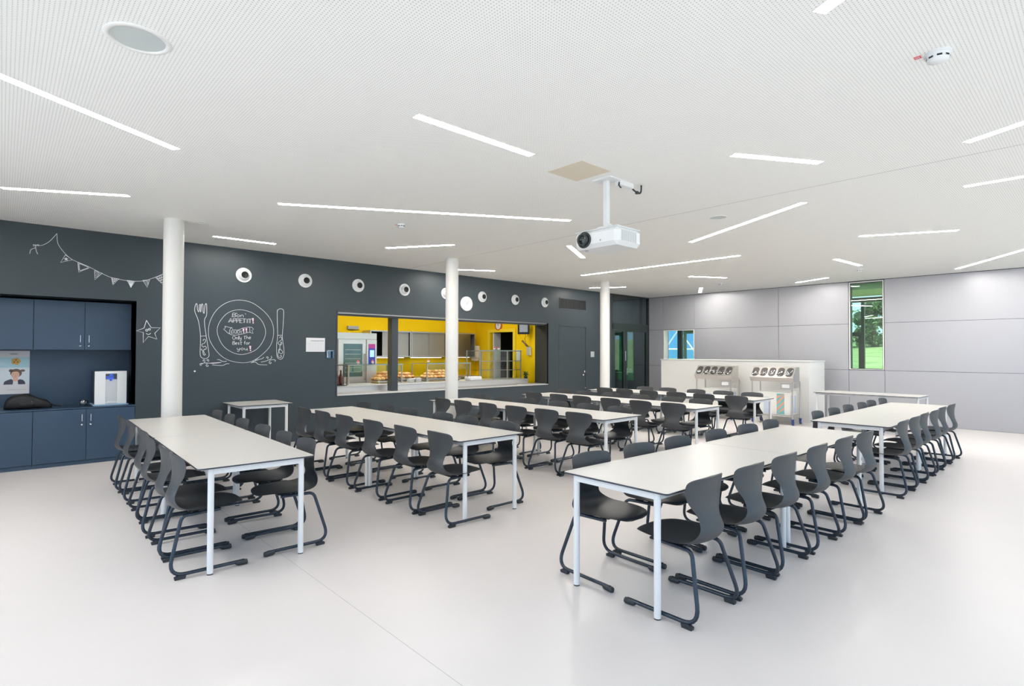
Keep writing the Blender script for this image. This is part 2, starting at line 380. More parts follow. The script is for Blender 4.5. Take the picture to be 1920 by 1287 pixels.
# service door in the dark wall
mb = MB(); mb.box(DX0, DX0 + .055, YW - .004, YW + .06, 0, DZ); mb.box(DX1 - .03, DX1, YW - .004, YW + .06, 0, DZ); mb.box(DX0 + .055, DX1 - .03, YW - .004, YW + .06, DZ - .06, DZ)
mb.box(DX0, DX1, YW + .06, YW + .08, 0, DZ, 1)
struct('trim_8', mb, ['dark2', 'black'])
d1 = MB().box(DX0 + .061, DX1 - .038, YW + .002, YW + .05, .006, DZ - .066, bev=.002).build('door_1', 'dark'); d1['kind'] = 'structure'
m1 = MB(); m1.lathe([(.0, -.055), (.026, -.055), (.03, -.045), (.026, -.03), (.012, -.02), (.012, 0)], 20, 0, 'y', (11.325, YW, 1.034)); m1.build('door_knob', 'chrome', d1)
m1 = MB(); m1.lathe([(0, -.012), (.024, -.012), (.026, 0)], 20, 0, 'y', (11.328, YW, .948)); m1.build('lock_rose', 'chrome', d1)
m1 = MB(); m1.lathe([(0, -.012), (.012, -.012), (.013, 0)], 12, 0, 'y', (11.40, YW, .60)); m1.build('lock_rose', 'chrome', d1)
# glazed screen with double door at the end of the dark wall
mb = MB(); yy0, yy1 = YW + .0, YW + .07
for a, b, c, d in ((GX0, GX0 + .05, 0, H), (XW - .05, XW, 0, H), (GX0, XW, 2.205, 2.37), (GX0, XW, H - .03, H)): mb.box(a, b, yy0, yy1, c, d)
struct('window_1', mb, 'dframe').name = 'window_1'
wf = bpy.data.objects['window_1']
MB().box(GX0 + .05, XW - .05, YW + .03, YW + .04, 2.37, H - .03).build('pane', 'dglass', wf)
MB().box(14.02, 14.10, YW + .04, YW + .09, 2.38, H - .03).build('mullion', 'dframe', wf)
def leaf(name, x0, x1, handle):
    m1 = MB(); fw = .085
    m1.box(x0, x0 + fw, yy0 + .004, yy1, .01, 2.2); m1.box(x1 - fw, x1, yy0 + .004, yy1, .01, 2.2); m1.box(x0 + fw, x1 - fw, yy0 + .004, yy1, .01, .10); m1.box(x0 + fw, x1 - fw, yy0 + .004, yy1, 2.15, 2.2)
    o = m1.build(name, 'dframe'); o['kind'] = 'structure'
    MB().box(x0 + fw, x1 - fw, YW + .03, YW + .04, .10, 2.15).build('pane', 'dglass', o)
    if handle:
        m2 = MB(); m2.cyl((x0 + .05, YW - .05, 1.05), (x0 + .20, YW - .05, 1.05), .010, 10); m2.cyl((x0 + .05, YW, 1.05), (x0 + .05, YW - .05, 1.05), .012, 10); m2.box(x0 + .03, x0 + .07, YW - .008, YW + .004, .90, 1.10)
        m2.build('door_handle', 'chrome', o)
    else:
        m2 = MB(); m2.cyl((x1 - .04, YW - .03, 1.30), (x1 - .04, YW - .03, 1.58), .009, 10); m2.build('door_handle', 'chrome', o)
    return o
leaf('door_2', GX0 + .06, 13.20, False); leaf('door_3', 13.21, XW - .06, True)
# corridor behind the glazed screen
w = MB(); w.box(GX0 - .5, XW + .2, 14.2, 14.4, 0, H); w.box(GX0 - .5, GX0 - .3, YW + T, 14.2, 0, H); struct('wall_corridor', w, 'dark')
struct('ceiling_corridor', MB().box(9.99, XW + .2, YW, 14.4, H, H + .2), 'kwhite')

# panelled wall (continues behind the glazed screen), with two windows and one in the corridor
JY = [14.2, 12.3, 10.03, 9.009, 8.014, 5.705, 4.134, 3.427, .95, Y0]
z1_, z2_ = 1.155, 2.215
w = MB(); D_ = .28
def slab(y0, y1, z0, z1): w.box(XW + .012, XW + D_, y0, y1, z0, z1, 1)
slab(10.03, 14.2, 0, .66); slab(10.85, 14.2, .66, z2_); slab(9.009, 10.03, 0, H); slab(10.03, 14.2, z2_, H)
slab(8.014, 9.009, z2_ - .01, H); slab(8.014, 9.009, 0, .9); slab(4.134, 8.014, 0, H); slab(3.427, 4.134, 0, 1.165); slab(3.427, 4.134, 3.17, H); slab(Y0, 3.427, 0, H)
def pan(y0, y1, z0, z1): w.box(XW, XW + .012, y0 + .004, y1 - .004, z0 + .004, z1 - .004, 0)
cols = [(JY[i + 1], JY[i]) for i in range(len(JY) - 1)]
for (a, b) in cols:
    tall = abs(a - 3.427) < .01; small = abs(a - 8.014) < .01; cor = a >= 10
    if tall: pan(a, b, 0, z1_); continue
    if small: pan(a, b, z2_, H); pan(a, b, 0, .9); continue
    if abs(a - 10.03) < .01: pan(a, b, z2_, H); pan(10.85, b, z1_, z2_); pan(10.85, b, 0, z1_); pan(a, 10.85, 0, .66); continue
    pan(a, b, z2_, H); pan(a, b, z1_, z2_); pan(a, b, 0, z1_)
struct('wall_right', w, ['panel', 'joint'])
mb = MB(); mb.box(XW - .002, XW + .02, Y0, 14.2, H - .012, H); struct('trim_9', mb, 'joint')
def casing(name, y0, y1, z0, z1, fr=.03, m_='white', dep=.2, sillw=True):
    c = MB(); xa, xb = XW - .004, XW + dep
    c.box(xa, xb, y0, y0 + fr, z0, z1); c.box(xa, xb, y1 - fr, y1, z0, z1); c.box(xa, xb, y0 + fr, y1 - fr, z1 - fr, z1); c.box(xa, xb, y0 + fr, y1 - fr, z0, z0 + .012)
    o = c.build(name, m_); o['kind'] = 'structure'; return o
w2 = casing('window_2', 3.437, 4.124, 1.167, 3.172, .022, 'white', .10)
c = MB(); a, b, e, f_ = 3.459, 4.102, 1.18, 3.148
for q in ((a, a + .012, e, f_), (b - .012, b, e, f_), (a, b, e, e + .012), (a, b, f_ - .012, f_)): c.box(XW + .02, XW + .05, *q)
c.build('window_frame', 'dframe', w2); MB().box(XW + .03, XW + .038, a, b, e, f_).build('pane', 'gglass', w2)
w3 = casing('window_3', 8.018, 9.005, .9, 2.205, .02, 'white', .22)
c = MB(); c.box(XW + .12, XW + .20, 8.48, 8.62, .92, 2.185); c.build('mullion', 'dframe', w3)
c = MB()
for q in ((8.04, 8.09, .92, 2.185), (8.36, 8.43, .92, 2.185), (8.09, 8.36, 2.09, 2.185), (8.09, 8.36, .92, .98)): c.box(XW + .13, XW + .19, *q)
c.build('window_sash', 'gframe', w3)
c = MB(); c.cyl((XW + .10, 8.395, 1.30), (XW + .10, 8.395, 1.42), .008, 8); c.build('window_handle', 'chrome', w3)
MB().box(XW + .155, XW + .163, 8.04, 8.985, .92, 2.185).build('pane', 'glass', w3)
w4 = casing('window_4', 10.03, 10.85, .66, 2.215, .02, 'dframe', .2); MB().box(XW + .05, XW + .058, 10.05, 10.83, .68, 2.195).build('pane', 'dgglass', w4)

# closed left wall, glazed front side (daylight), both outside the picture
w = MB(); w.box(X0 - .2, X0, 7.4, YW + .9, 0, H); w.box(X0 - .12, X0, Y0 - .12, 7.4, 0, .1); w.box(X0 - .12, X0, Y0 - .12, 7.4, 3.1, H); struct('wall_left', w, 'white')
c = MB(); [c.box(X0 - .09, X0 - .03, y_ - .03, y_ + .03, .10, 3.10) for y_ in (-1.5, .3, 2.1, 3.9, 5.7, 7.37)]
o = c.build('window_6', 'dframe'); o['kind'] = 'structure'
MB().box(X0 - .065, X0 - .057, Y0, 7.4, .10, 3.10).build('pane', 'facade', o)
w = MB(); w.box(X0, XW + .28, Y0 - .12, Y0, 0, .10); w.box(X0, XW + .28, Y0 - .12, Y0, 3.10, H); 
struct('wall_front', w, 'white')
c = MB(); n_ = 10
for i in range(n_ + 1):
    x = -2.1 + i * (XW + 2.1) / n_; c.box(x - .03, x + .03, Y0 - .09, Y0 - .03, .10, 3.10)
o = c.build('window_5', 'dframe'); o['kind'] = 'structure'
MB().box(X0, XW, Y0 - .065, Y0 - .057, .10, 3.10).build('pane', 'facade', o)

# columns
def column(x, y, label):
    o = MB().cyl((0, 0, 0), (0, 0, H), .113, 48).build('column', 'column', None, (x, y, 0))
    o['kind'] = 'structure'; return o
for i, (x, y) in enumerate(((1.575, 8.0), (5.865, 7.94), (10.31, 8.0))):
    column(x, y, '').name = 'trim_%d' % (10 + i)

# kitchen shell
w = MB(); w.box(KX0 - .1, KX1 + .1, KY1, KY1 + .15, 0, 3.0); struct('wall_kitchen_back', w, 'yellow')
w = MB(); w.box(KX1, KX1 + .12, YW + T, 10.79, 0, 3.0); w.box(KX1, KX1 + .12, 11.73, KY1, 0, 3.0); w.box(KX1, KX1 + .12, 10.79, 11.73, 2.085, 3.0)
struct('wall_kitchen_side', w, 'yellow')
struct('wall_kitchen_left', MB().box(KX0 - .15, KX0, YW + T, KY1, 0, 3.0), 'yellow')
struct('ceiling_kitchen', MB().box(KX0 - .2, KX1 + .12, YW + T, KY1 + .2, 3.0, 3.1), 'kwhite')
struct('floor_kitchen', MB().box(KX0 - .2, KX1, YW + T, KY1, 0, .012), 'greyfloor')
mb = MB(); mb.box(KX1 - .03, KX1, 10.69, 10.79, 0, 2.17); mb.box(KX1 - .03, KX1, 11.73, 11.83, 0, 2.17); mb.box(KX1 - .03, KX1, 10.79, 11.73, 2.085, 2.17); struct('trim_13', mb, 'yellow2')
w = MB(); w.box(KX1 + .12, GX0 - .5, 12.2, 12.3, 0, 3); w.box(11.6, 11.7, YW + T, 12.2, 0, 3); struct('wall_store', w, 'darkroom')
d4 = MB().box(KX1 + .01, KX1 + .26, 11.60, 11.64, .01, 2.07).build('door_4', 'doorleaf'); d4['kind'] = 'structure'
for i, x in enumerate((4.9, 6.6, 8.3)):
    t_ = thing('kitchen_ceiling_light', 'flat ceiling light inside the yellow kitchen, %s' % ('near the oven', 'in the middle', 'near the doorway')[i], 'ceiling light', (x, 10.75, 2.995), 0, 'kitchen ceiling lights')
    MB().box(-.62, .62, -.17, .17, -.03, .005, bev=.005).build('lamp_housing', 'plastic', t_); MB().box(-.59, .59, -.14, .14, -.034, -.0305).build('diffuser', 'kitchenlamp', t_)
t_ = thing('ceiling_light', 'ceiling light in the corridor behind the glazed doors', 'ceiling light', (13.2, 11.6, H - .01))
MB().box(-.05, .05, -.57, .57, -.012, .01).build('diffuser', 'diffuser', t_)

# ================================================================== CEILING FITTINGS
LTS = [  # centre x, y, length, angle, label
 (.99 - .99 , 4.0, 3.43, 30, 'long ceiling light strip at the upper left edge of the picture'),
 (2.68, 3.29, 1.14, 0, 'light strip above and in front of the projector, left of the beige access panel'),
 (4.84, 1.92, .86, -30, 'short light strip to the right of the projector mount'),
 (5.05, -.13, 2.0, 60, 'light strip cut by the right edge, just below the large smoke detector'),
 (.475, 7.355, 1.14, -29, 'light strip near the left edge above the dark wall cabinets'),
 (3.74, 5.455, 3.43, -30, 'very long light strip left of the projector'),
 (2.64, 8.72, .86, -2, 'short light strip by the dark wall right of the first column'),
 (4.79, 7.34, 1.14, -57, 'light strip above the second column, left of it'),
 (6.94, 8.74, .95, -30, 'short light strip half hidden by the second column'),
 (9.17, 5.99, 3.43, -89, 'very long light strip above the third column'),
 (7.01, 3.27, 2.27, 61, 'slanting light strip right of the projector'),
 (2.58, .29, 1.4, 64, 'light strip cut by the top edge of the picture'),
 (7.0, .0, 1.95, 90, 'light strip at the right edge in the middle height of the ceiling'),
 (9.165, 1.9, 1.15, -62.4, 'light strip above the tall green window'),
 (11.33, 3.25, 1.12, -4, 'light strip left of the tall green window'),
 (12.2, 1.12, 3.43, 32, 'light strip next to the panelled wall at the right edge'),
 (11.33, 5.98, .9, -30, 'short light strip above the cutlery trolleys'),
 (13.51, 4.62, .88, 63, 'light strip close to the panelled wall left of the tall window'),
 (13.55, 7.36, 1.14, 30, 'light strip seen end-on near the far corner'),
 (11.31, 8.69, .9, -55, 'light strip passing behind the third column'),
 (6.95, 5.98, 1.14, 29, 'light strip partly hidden behind the projector'),
]
for x, y, L_, a, lab in LTS:
    if lab.startswith('long ceiling light strip at the upper'):
        ex, ey = 1.03, 5.18; x, y = ex - cos(radians(32)) * L_ / 2, ey - sin(radians(32)) * L_ / 2; a = 32
    if 'cut by the right edge, just below' in lab: ex, ey = 5.54, .76; x, y = ex - cos(radians(63)) * L_ / 2, ey - sin(radians(63)) * L_ / 2; a = 63
    if 'cut by the top edge' in lab: ex, ey = 2.90, .95; x, y = ex - cos(radians(62)) * L_ / 2, ey - sin(radians(62)) * L_ / 2; a = 62
    if 'middle height' in lab: x, y = 7.0, .98 - L_ / 2
    if 'next to the panelled wall at' in lab: ex, ey = 13.7, 2.04; x, y = ex - cos(radians(32)) * L_ / 2, ey - sin(radians(32)) * L_ / 2
    t_ = thing('ceiling_light', lab, 'ceiling light', (x, y, H), radians(a), 'recessed ceiling light strips')
    w_ = .0375; m1 = MB()
    for q in ((-L_ / 2 - .004, L_ / 2 + .004, w_, w_ + .004), (-L_ / 2 - .004, L_ / 2 + .004, -w_ - .004, -w_), (-L_ / 2 - .004, -L_ / 2, -w_, w_), (L_ / 2, L_ / 2 + .004, -w_, w_)): m1.box(*q, -.003, .002)
    m1.build('light_frame', 'plastic', t_); MB().box(-L_ / 2, L_ / 2, -w_, w_, -.003, .001).build('diffuser', 'diffuser2' if (x > 8 or x + y > 10.5) else 'diffuser', t_)
for x, y, L_, a, lab in ((-1.2, 2.2, 2.27, 60, 'added ceiling light strip out of view, left of the camera'), (-1.2, 6.2, 3.43, 90, 'added long ceiling light strip in front of the cabinets, left of the picture'), (9.2, -1.0, 1.14, 0, 'added ceiling light strip out of view, far end of the glazed front')):  # extra strips outside the view, added to brighten the room
    t_ = thing('ceiling_light', lab, 'ceiling light', (x, y, H), radians(a), 'recessed ceiling light strips'); MB().box(-L_ / 2, L_ / 2, -.0375, .0375, -.002, .001).build('diffuser', 'diffuser2' if y > 6 else 'diffuser', t_)
def round_speaker(x, y, r, lab):
    t_ = thing('ceiling_speaker', lab, 'loudspeaker', (x, y, H), 0, 'round ceiling loudspeakers')
    MB().lathe([(r * .80, -.001), (r * .82, -.008), (r * .97, -.006), (r, 0)], 48).build('speaker_rim', 'white', t_)
    MB().lathe([(0, -.003), (r * .81, -.002)], 48).build('speaker_grille', 'speaker', t_)
round_speaker(.51, 3.485, .155, 'large round loudspeaker in the ceiling at the upper left'); round_speaker(1.86, 7.9, .05, 'tiny round ceiling fitting right of the first column')
round_speaker(6.42, 3.26, .12, 'round white loudspeaker in the ceiling right of the projector')
def smoke(x, y, lab, sticker=None, r=.055):
    t_ = thing('smoke_detector', lab, 'smoke detector', (x, y, H), 0, 'ceiling smoke detectors')
    MB().lathe([(0, -.012), (r, -.012), (r, 0)], 32).build('detector_base', 'plastic', t_)
    MB().lathe([(0, -.055), (r * .45, -.053), (r * .78, -.045), (r * .84, -.034), (r * .84, -.022), (r * .92, -.012)], 32).build('detector_dome', 'plastic', t_)
    m1 = MB()
    for k in range(8):
        a = 2 * pi * k / 8 + .3; ca, sa = cos(a), sin(a); q = r * .845; h = .012
        m1.add([(q * ca + h * sa, q * sa - h * ca, -.035), (q * ca - h * sa, q * sa + h * ca, -.035), (q * ca - h * sa, q * sa + h * ca, -.025), (q * ca + h * sa, q * sa - h * ca, -.025)], [(0, 1, 2, 3)])
    m1.build('vent_slots', 'black', t_)
    if sticker:
        s_ = thing('ceiling_sticker', 'small red square sticker beside ' + sticker, 'sticker', (x - .022, y + .088, H)); MB().box(-.019, .019, -.016, .016, -.0008, 0).build('sticker', 'red', s_)
        m2 = MB(); [m2.box(-.012, .012, yy, yy + .003, -.0011, -.0009) for yy in (-.008, -.001, .006)]; m2.build('print', 'paper', s_)
smoke(3.775, .635, 'large white smoke detector with dark slots at the upper right', 'the large smoke detector', .062)
smoke(3.78, 6.22, 'small smoke detector below the very long light strip', 'the small smoke detector', .05)
smoke(12.53, 6.28, 'distant smoke detector above the cutlery trolleys', None, .06); smoke(12.41, 3.36, 'distant smoke detector left of the tall window', None, .06)
# beige access panel
o = MB().box(-.205, .205, -.205, .205, -.004, .001, bev=.001).build('access_panel', 'beige', None, (3.86, 3.29, H)); tag(o, 'square beige access panel in the ceiling beside the projector mount', 'ceiling panel')
# projector
pj = thing('projector', 'white projector hanging from a ceiling pole, lens facing left', 'projector', (4.24, 3.27, H))
MB().box(-.085, .085, -.11, .11, -.014, 0, bev=.003).build('ceiling_plate', 'plastic', pj)
MB().box(-.022, .022, -.026, .026, -.47, -.014, bev=.005).build('mount_pole', 'plastic', pj)
m1 = MB(); m1.box(-.10, .10, -.03, .03, -.492, -.47); m1.box(-.12, -.09, -.10, .10, -.508, -.492); m1.box(.09, .12, -.10, .10, -.508, -.492); m1.box(-.09, .09, -.16, -.13, -.508, -.492); m1.tube([(0, -.02, -.43), (.0, -.10, -.48), (.02, -.17, -.505)], .011); m1.build('mount_bracket', 'plastic', pj)
bx0, bx1, by0, by1, bz0, bz1 = -.22, .16, -.29, .22, -.682, -.514
# body
prof = []
m1 = MB(); m1.box(bx0, bx1, by0, by1, bz0, bz1, bev=.035); body = m1.build('projector_body', 'plastic', pj)
m1 = MB(); m1.box(bx0 + .01, bx1 - .01, by0 + .01, by1 - .01, bz1 - .004, bz1 + .003, bev=.002); m1.build('lid', 'plastic', body)
ly, lz = .085, -.602
m1 = MB(); m1.lathe([(.075, 0), (.078, -.012), (.066, -.02), (.066, -.01)], 32, 0, 'x', (bx0, ly, lz)); m1.lathe([(.055, .0), (.055, -.05), (.046, -.052), (.040, -.035)], 32, 0, 'x', (bx0, ly, lz)); m1.lathe([(.066, -.008), (.0, -.008)], 32, 0, 'x', (bx0, ly, lz))
lens = m1.build('lens_barrel', 'lensring', pj); MB().lathe([(.041, -.036), (.025, -.044), (0, -.046)], 24, 0, 'x', (bx0, ly, lz)).build('lens_glass', 'lensdark', lens)
m1 = MB(); m1.lathe([(0, -.004), (.008, -.004), (.009, .001)], 14, 0, 'x', (bx0, -.10, -.625)); m1.build('sensor_window', 'plasticg', pj)
m1 = MB()
for k in range(14): m1.box(bx0 + .06 + k * .017, bx0 + .066 + k * .017, by0 - .002, by0 + .004, -.645, -.550)
m1.build('vent_grille', 'plasticg', pj)
for k in (.0,): m1 = MB(); m1.cyl((-.15, .12, bz0 - .012), (-.15, .12, bz0 + .002), .018, 14); m1.build('adjustable_foot', 'plasticg', pj)
# power strip & cables near the mount
pb = thing('power_strip', 'small white power strip with cables on the ceiling behind the projector pole', 'power strip', (4.42, 3.20, H))
MB().box(-.10, .12, -.035, .035, -.05, 0, bev=.006).build('strip_body', 'plastic', pb)
m1 = MB(); m1.tube(cr([(-.1, -.02, -.03), (-.13, -.04, -.07), (-.11, -.05, -.09)], 4), .007); m1.build('cable', 'rubber', pb)
m1 = MB(); m1.tube(cr([(.12, 0, -.03), (.15, -.03, -.07), (.19, -.05, -.085), (.215, -.05, -.06), (.22, -.05, -.02), (.22, -.05, 0)], 4), .008); m1.box(.145, .175, -.055, -.03, -.095, -.07); m1.build('cable', 'rubber', pb)

# ================================================================== DARK WALL FITTINGS
def nozzle(x, lab):
    t_ = thing('air_nozzle', lab, 'air vent', (x, YW, 2.772), 0, 'round air nozzles along the top of the dark wall')
    MB().lathe([(.120, 0), (.120, -.010), (.112, -.018), (.100, -.016), (.095, -.004)], 40, 0, 'y').build('nozzle_ring', 'plastic', t_)
    m1 = MB(); m1.lathe([(.101, -.006), (.094, -.008), (.088, -.022), (.072, -.050), (.060, -.066), (.054, -.068)], 40, 0, 'y'); m1.build('nozzle_cone', 'plastic', t_)
    m1 = MB(); m1.lathe([(.054, -.068), (.048, -.058), (0, -.050)], 32, 0, 'y'); m1.build('nozzle_opening', 'black', t_)
names = ['leftmost round air nozzle, above the chalk plate', 'second round air nozzle from the left on the dark wall', 'third air nozzle from the left, above the hatch corner', 'fourth air nozzle from the left on the dark wall',
         'air nozzle half hidden by the middle column', 'air nozzle just right of the white wall clock', 'second air nozzle right of the white wall clock', 'rightmost air nozzle, left of the black vent grille']
for i, x in enumerate((2.857, 3.862, 4.859, 5.853, 6.855, 7.85, 8.852, 9.852)): nozzle(x, names[i])
ck = thing('wall_clock', 'round white wall clock on the dark wall right of the middle column', 'clock', (7.398, YW, 2.588))
MB().lathe([(.142, -.03), (.156, -.032), (.158, 0)], 40, 0, 'y').build('clock_rim', 'plastic', ck)
MB().lathe([(0, -.024), (.144, -.024)], 40, 0, 'y').build('clock_face', 'paper', ck)
m1 = MB()
for k in range(12):
    a = pi / 6 * k; m1.add([(sin(a) * .115 - cos(a) * .004, -.026, cos(a) * .115 + sin(a) * .004), (sin(a) * .115 + cos(a) * .004, -.026, cos(a) * .115 - sin(a) * .004), (sin(a) * .135 + cos(a) * .004, -.026, cos(a) * .135 - sin(a) * .004), (sin(a) * .135 - cos(a) * .004, -.026, cos(a) * .135 + sin(a) * .004)], [(0, 1, 2, 3)])
m1.build('hour_marks', 'plasticg', ck)
m1 = MB(); m1.cyl((-.02, -.028, -.03), (.05, -.028, .075), .0045, 6); m1.build('clock_hand', 'plasticg', ck)
m1 = MB(); m1.cyl((.02, -.029, -.02), (-.06, -.029, .085), .003, 6); m1.build('clock_hand', 'plasticg', ck)
vg = thing('vent_grille', 'black rectangular vent grille above the dark service door', 'vent', (10.905, YW, 2.79))
m1 = MB(); a, b = .53, .135
for q in ((-a, a, -b - .01, -b + .012), (-a, a, b - .012, b + .01), (-a, -a + .02, -b, b), (a - .02, a, -b, b)): m1.box(q[0], q[1], -.01, .002, q[2], q[3])
m1.build('grille_frame', 'dark2', vg); MB().box(-a + .02, a - .02, -.002, .001, -b, b).build('grille_backing', 'black', vg)
m1 = MB()
for k in range(1, 22): m1.box(-a + k * .048 - .0025, -a + k * .048 + .0025, -.008, -.002, -b, b)
for k in range(1, 7): m1.box(-a + .02, a - .02, -.006, -.003, -b + k * .039 - .0015, -b + k * .039 + .0015)
m1.build('grille_bars', 'grill', vg)
sw = thing('switch_plate', 'small metal switch plate on the dark wall beside the third column', 'switch', (11.70, YW, 1.49)); MB().box(-.075, .075, -.009, 0, -.075, .075, bev=.003).build('plate', 'alu', sw)
m1 = MB(); m1.box(-.055, -.03, -.012, -.009, .03, .055); m1.build('button', 'plastic', sw)
# notice and acrylic holder
nt = thing('notice_sheet', 'white printed timetable sheet taped to the dark wall left of the hatch', 'notice', (4.057, YW, 1.66)); MB().box(-.17, .17, -.002, 0, -.122, .122).build('sheet', 'paper', nt)
m1 = MB(); m1.box(-.09, .15, -.0026, -.0021, .066, .076)
for k in range(9): m1.box(-.15, .15, -.0026, -.0021, .05 - k * .02, .0512 - k * .02)
for k in range(7): m1.box(-.15 + k * .05, -.1492 + k * .05, -.0026, -.0021, -.11, .05)
m1.build('printed_table', 'ink', nt)
ah = thing('acrylic_holder', 'clear acrylic leaflet holder on the dark wall beside the serving hatch', 'holder', (4.322, YW, 1.50))
m1 = MB(); m1.box(-.08, .08, -.004, 0, -.075, .075); m1.build('back_plate', 'plexi', ah); m1 = MB(); m1.box(-.075, .05, -.03, -.026, -.075, .055); m1.box(-.075, .05, -.026, -.004, -.075, -.07); m1.build('front_pocket', 'plexi', ah)
m1 = MB(); m1.tube([(-.055, -.028, -.06), (-.06, -.028, 0), (-.065, -.028, .05)], .006); m1.tube([(-.06, -.028, .055), (.04, -.028, .055)], .004); m1.build('folded_edge', 'plastic', ah)

# ------------------------------------------------------------------ chalk drawings
RIB = [0]
def ribbon(mb, pts, w_=.009, m=0, y=YW - .0015, closed=False):
    RIB[0] += 1; y -= (RIB[0] % 24) * .00004
    P = [Vector((a, 0, b)) for a, b in pts]; n = len(P); L0 = []; R0 = []
    for i, p in enumerate(P):
        a = P[(i - 1) % n] if closed or i > 0 else P[i]; b = P[(i + 1) % n] if closed or i < n - 1 else P[i]
        d = (b - a); d = d.normalized() if d.length > 1e-9 else Vector((1, 0, 0)); nn = Vector((-d.z, 0, d.x)) * (w_ / 2)
        L0.append(p + nn); R0.append(p - nn)
    v = [(q.x, y, q.z) for q in L0] + [(q.x, y, q.z) for q in R0] + [(q.x, y + .0012, q.z) for q in L0] + [(q.x, y + .0012, q.z) for q in R0]
    f = []
    for i in range(n if closed else n - 1):
        j = (i + 1) % n; f += [(i, j, n + j, n + i), (2 * n + i, 2 * n + j, j, i), (n + i, n + j, 3 * n + j, 3 * n + i)]
    mb.add(v, f, m); return mb
def chalk(name, label, strokes, w_=.009, mats='chalk', part=None):
    m1 = MB()
    for s_ in strokes: ribbon(m1, s_, w_ * .68)
    o = m1.build(name, mats, part)
    if label: tag(o, label, 'chalk drawing')
    return o
fork = [(2.159, 2.16), (2.175, 2.263), (2.19, 2.258), (2.199, 2.169), (2.216, 2.15), (2.221, 2.247), (2.24, 2.254), (2.233, 2.17), (2.245, 2.152), (2.253, 2.261), (2.27, 2.256), (2.276, 2.147), (2.291, 2.135), (2.301, 2.258), (2.322, 2.266), (2.324, 2.104), (2.298, 2.039), (2.299, 1.942), (2.322, 1.775), (2.362, 1.517), (2.36, 1.459), (2.328, 1.43), (2.287, 1.43), (2.249, 1.46), (2.24, 1.543), (2.243, 1.773), (2.212, 2.003)]
swirl = [(2.281, 1.70), (2.283, 1.722), (2.305, 1.725), (2.313, 1.698), (2.296, 1.665), (2.273, 1.658), (2.262, 1.633), (2.282, 1.607), (2.308, 1.62), (2.326, 1.595), (2.314, 1.569), (2.297, 1.575), (2.289, 1.543), (2.298, 1.511), (2.315, 1.492), (2.298, 1.481), (2.283, 1.498), (2.274, 1.556), (2.255, 1.562), (2.26, 1.58)]
chalk('chalk_fork', 'white chalk drawing of a fork left of the drawn plate', [cr(fork, 4, True) + [fork[0]], [(2.243, 1.773), (2.319, 1.778)], cr(swirl, 4)])
po = [(2.352, 1.84), (2.374, 2.009), (2.461, 2.183), (2.603, 2.309), (2.788, 2.365), (2.991, 2.333), (3.189, 2.194), (3.305, 2.033), (3.337, 1.853), (3.288, 1.643), (3.143, 1.477), (3.001, 1.383), (2.848, 1.357), (2.649, 1.399), (2.503, 1.504), (2.383, 1.686)]
pi_ = [(2.476, 1.844), (2.51, 2.002), (2.629, 2.152), (2.802, 2.21), (2.993, 2.17), (3.138, 2.054), (3.205, 1.891), (3.18, 1.739), (3.064, 1.573), (2.86, 1.491), (2.685, 1.531), (2.55, 1.649)]
plate = chalk('chalk_plate', 'chalk drawing of a round plate with writing on the dark wall', [cr(po, 4, True) + [po[0]], cr(pi_, 4, True) + [pi_[0]]], .0075)
kn = [(3.402, 1.813), (3.391, 2.19), (3.411, 2.245), (3.446, 2.263), (3.487, 2.249), (3.499, 2.196), (3.492, 1.998), (3.48, 1.821), (3.485, 1.744), (3.511, 1.547), (3.498, 1.449), (3.461, 1.411), (3.412, 1.428), (3.391, 1.491), (3.387, 1.658)]
ks = [(3.43, 1.77), (3.46, 1.79), (3.47, 1.74), (3.43, 1.71), (3.41, 1.68), (3.44, 1.65), (3.475, 1.67), (3.46, 1.70), (3.44, 1.60), (3.47, 1.56), (3.49, 1.53), (3.46, 1.50), (3.43, 1.53), (3.42, 1.57), (3.44, 1.58), (3.41, 1.50), (3.42, 1.45), (3.46, 1.44), (3.47, 1.47), (3.44, 1.47)]
chalk('chalk_knife', 'white chalk drawing of a table knife right of the drawn plate', [cr(kn, 4, True) + [kn[0]], [(3.402, 1.813), (3.482, 1.815)], cr(ks, 4)])
def spiral(cx, cz, r, a0, turns, n=14): return [(cx + r * (1 - k / n) * cos(a0 + turns * 2 * pi * k / n), cz + r * (1 - k / n) * sin(a0 + turns * 2 * pi * k / n)) for k in range(n)]
chalk('chalk_twig', 'chalk twigs with curls below the drawn fork', [[(2.254, 1.345), (2.299, 1.363), (2.363, 1.356), (2.541, 1.367)], cr([(2.481, 1.411), (2.516, 1.406), (2.565, 1.38), (2.619, 1.386)]), cr([(2.41, 1.329), (2.553, 1.318), (2.614, 1.344), (2.656, 1.343)]), [(2.30, 1.36), (2.43, 1.352), (2.52, 1.362)], spiral(2.255, 1.335, .025, .3, 1.2), spiral(2.29, 1.395, .022, -1.2, 1.2), spiral(2.345, 1.40, .022, -1.2, 1.2), spiral(2.345, 1.32, .025, 1.6, 1.2)])
chalk('chalk_twig', 'chalk twigs with curls below the drawn knife', [cr([(3.001, 1.369), (3.105, 1.409), (3.157, 1.422), (3.183, 1.447)]), cr([(2.978, 1.356), (3.053, 1.364), (3.105, 1.327), (3.238, 1.317)]), cr([(3.138, 1.365), (3.21, 1.381), (3.277, 1.408), (3.31, 1.442), (3.297, 1.465)]), cr([(3.277, 1.394), (3.331, 1.405), (3.372, 1.393), (3.358, 1.372)]), spiral(3.235, 1.44, .022, -1.5, 1.2), spiral(3.29, 1.355, .028, 1.8, 1.2), [(3.05, 1.40), (3.10, 1.44)]])
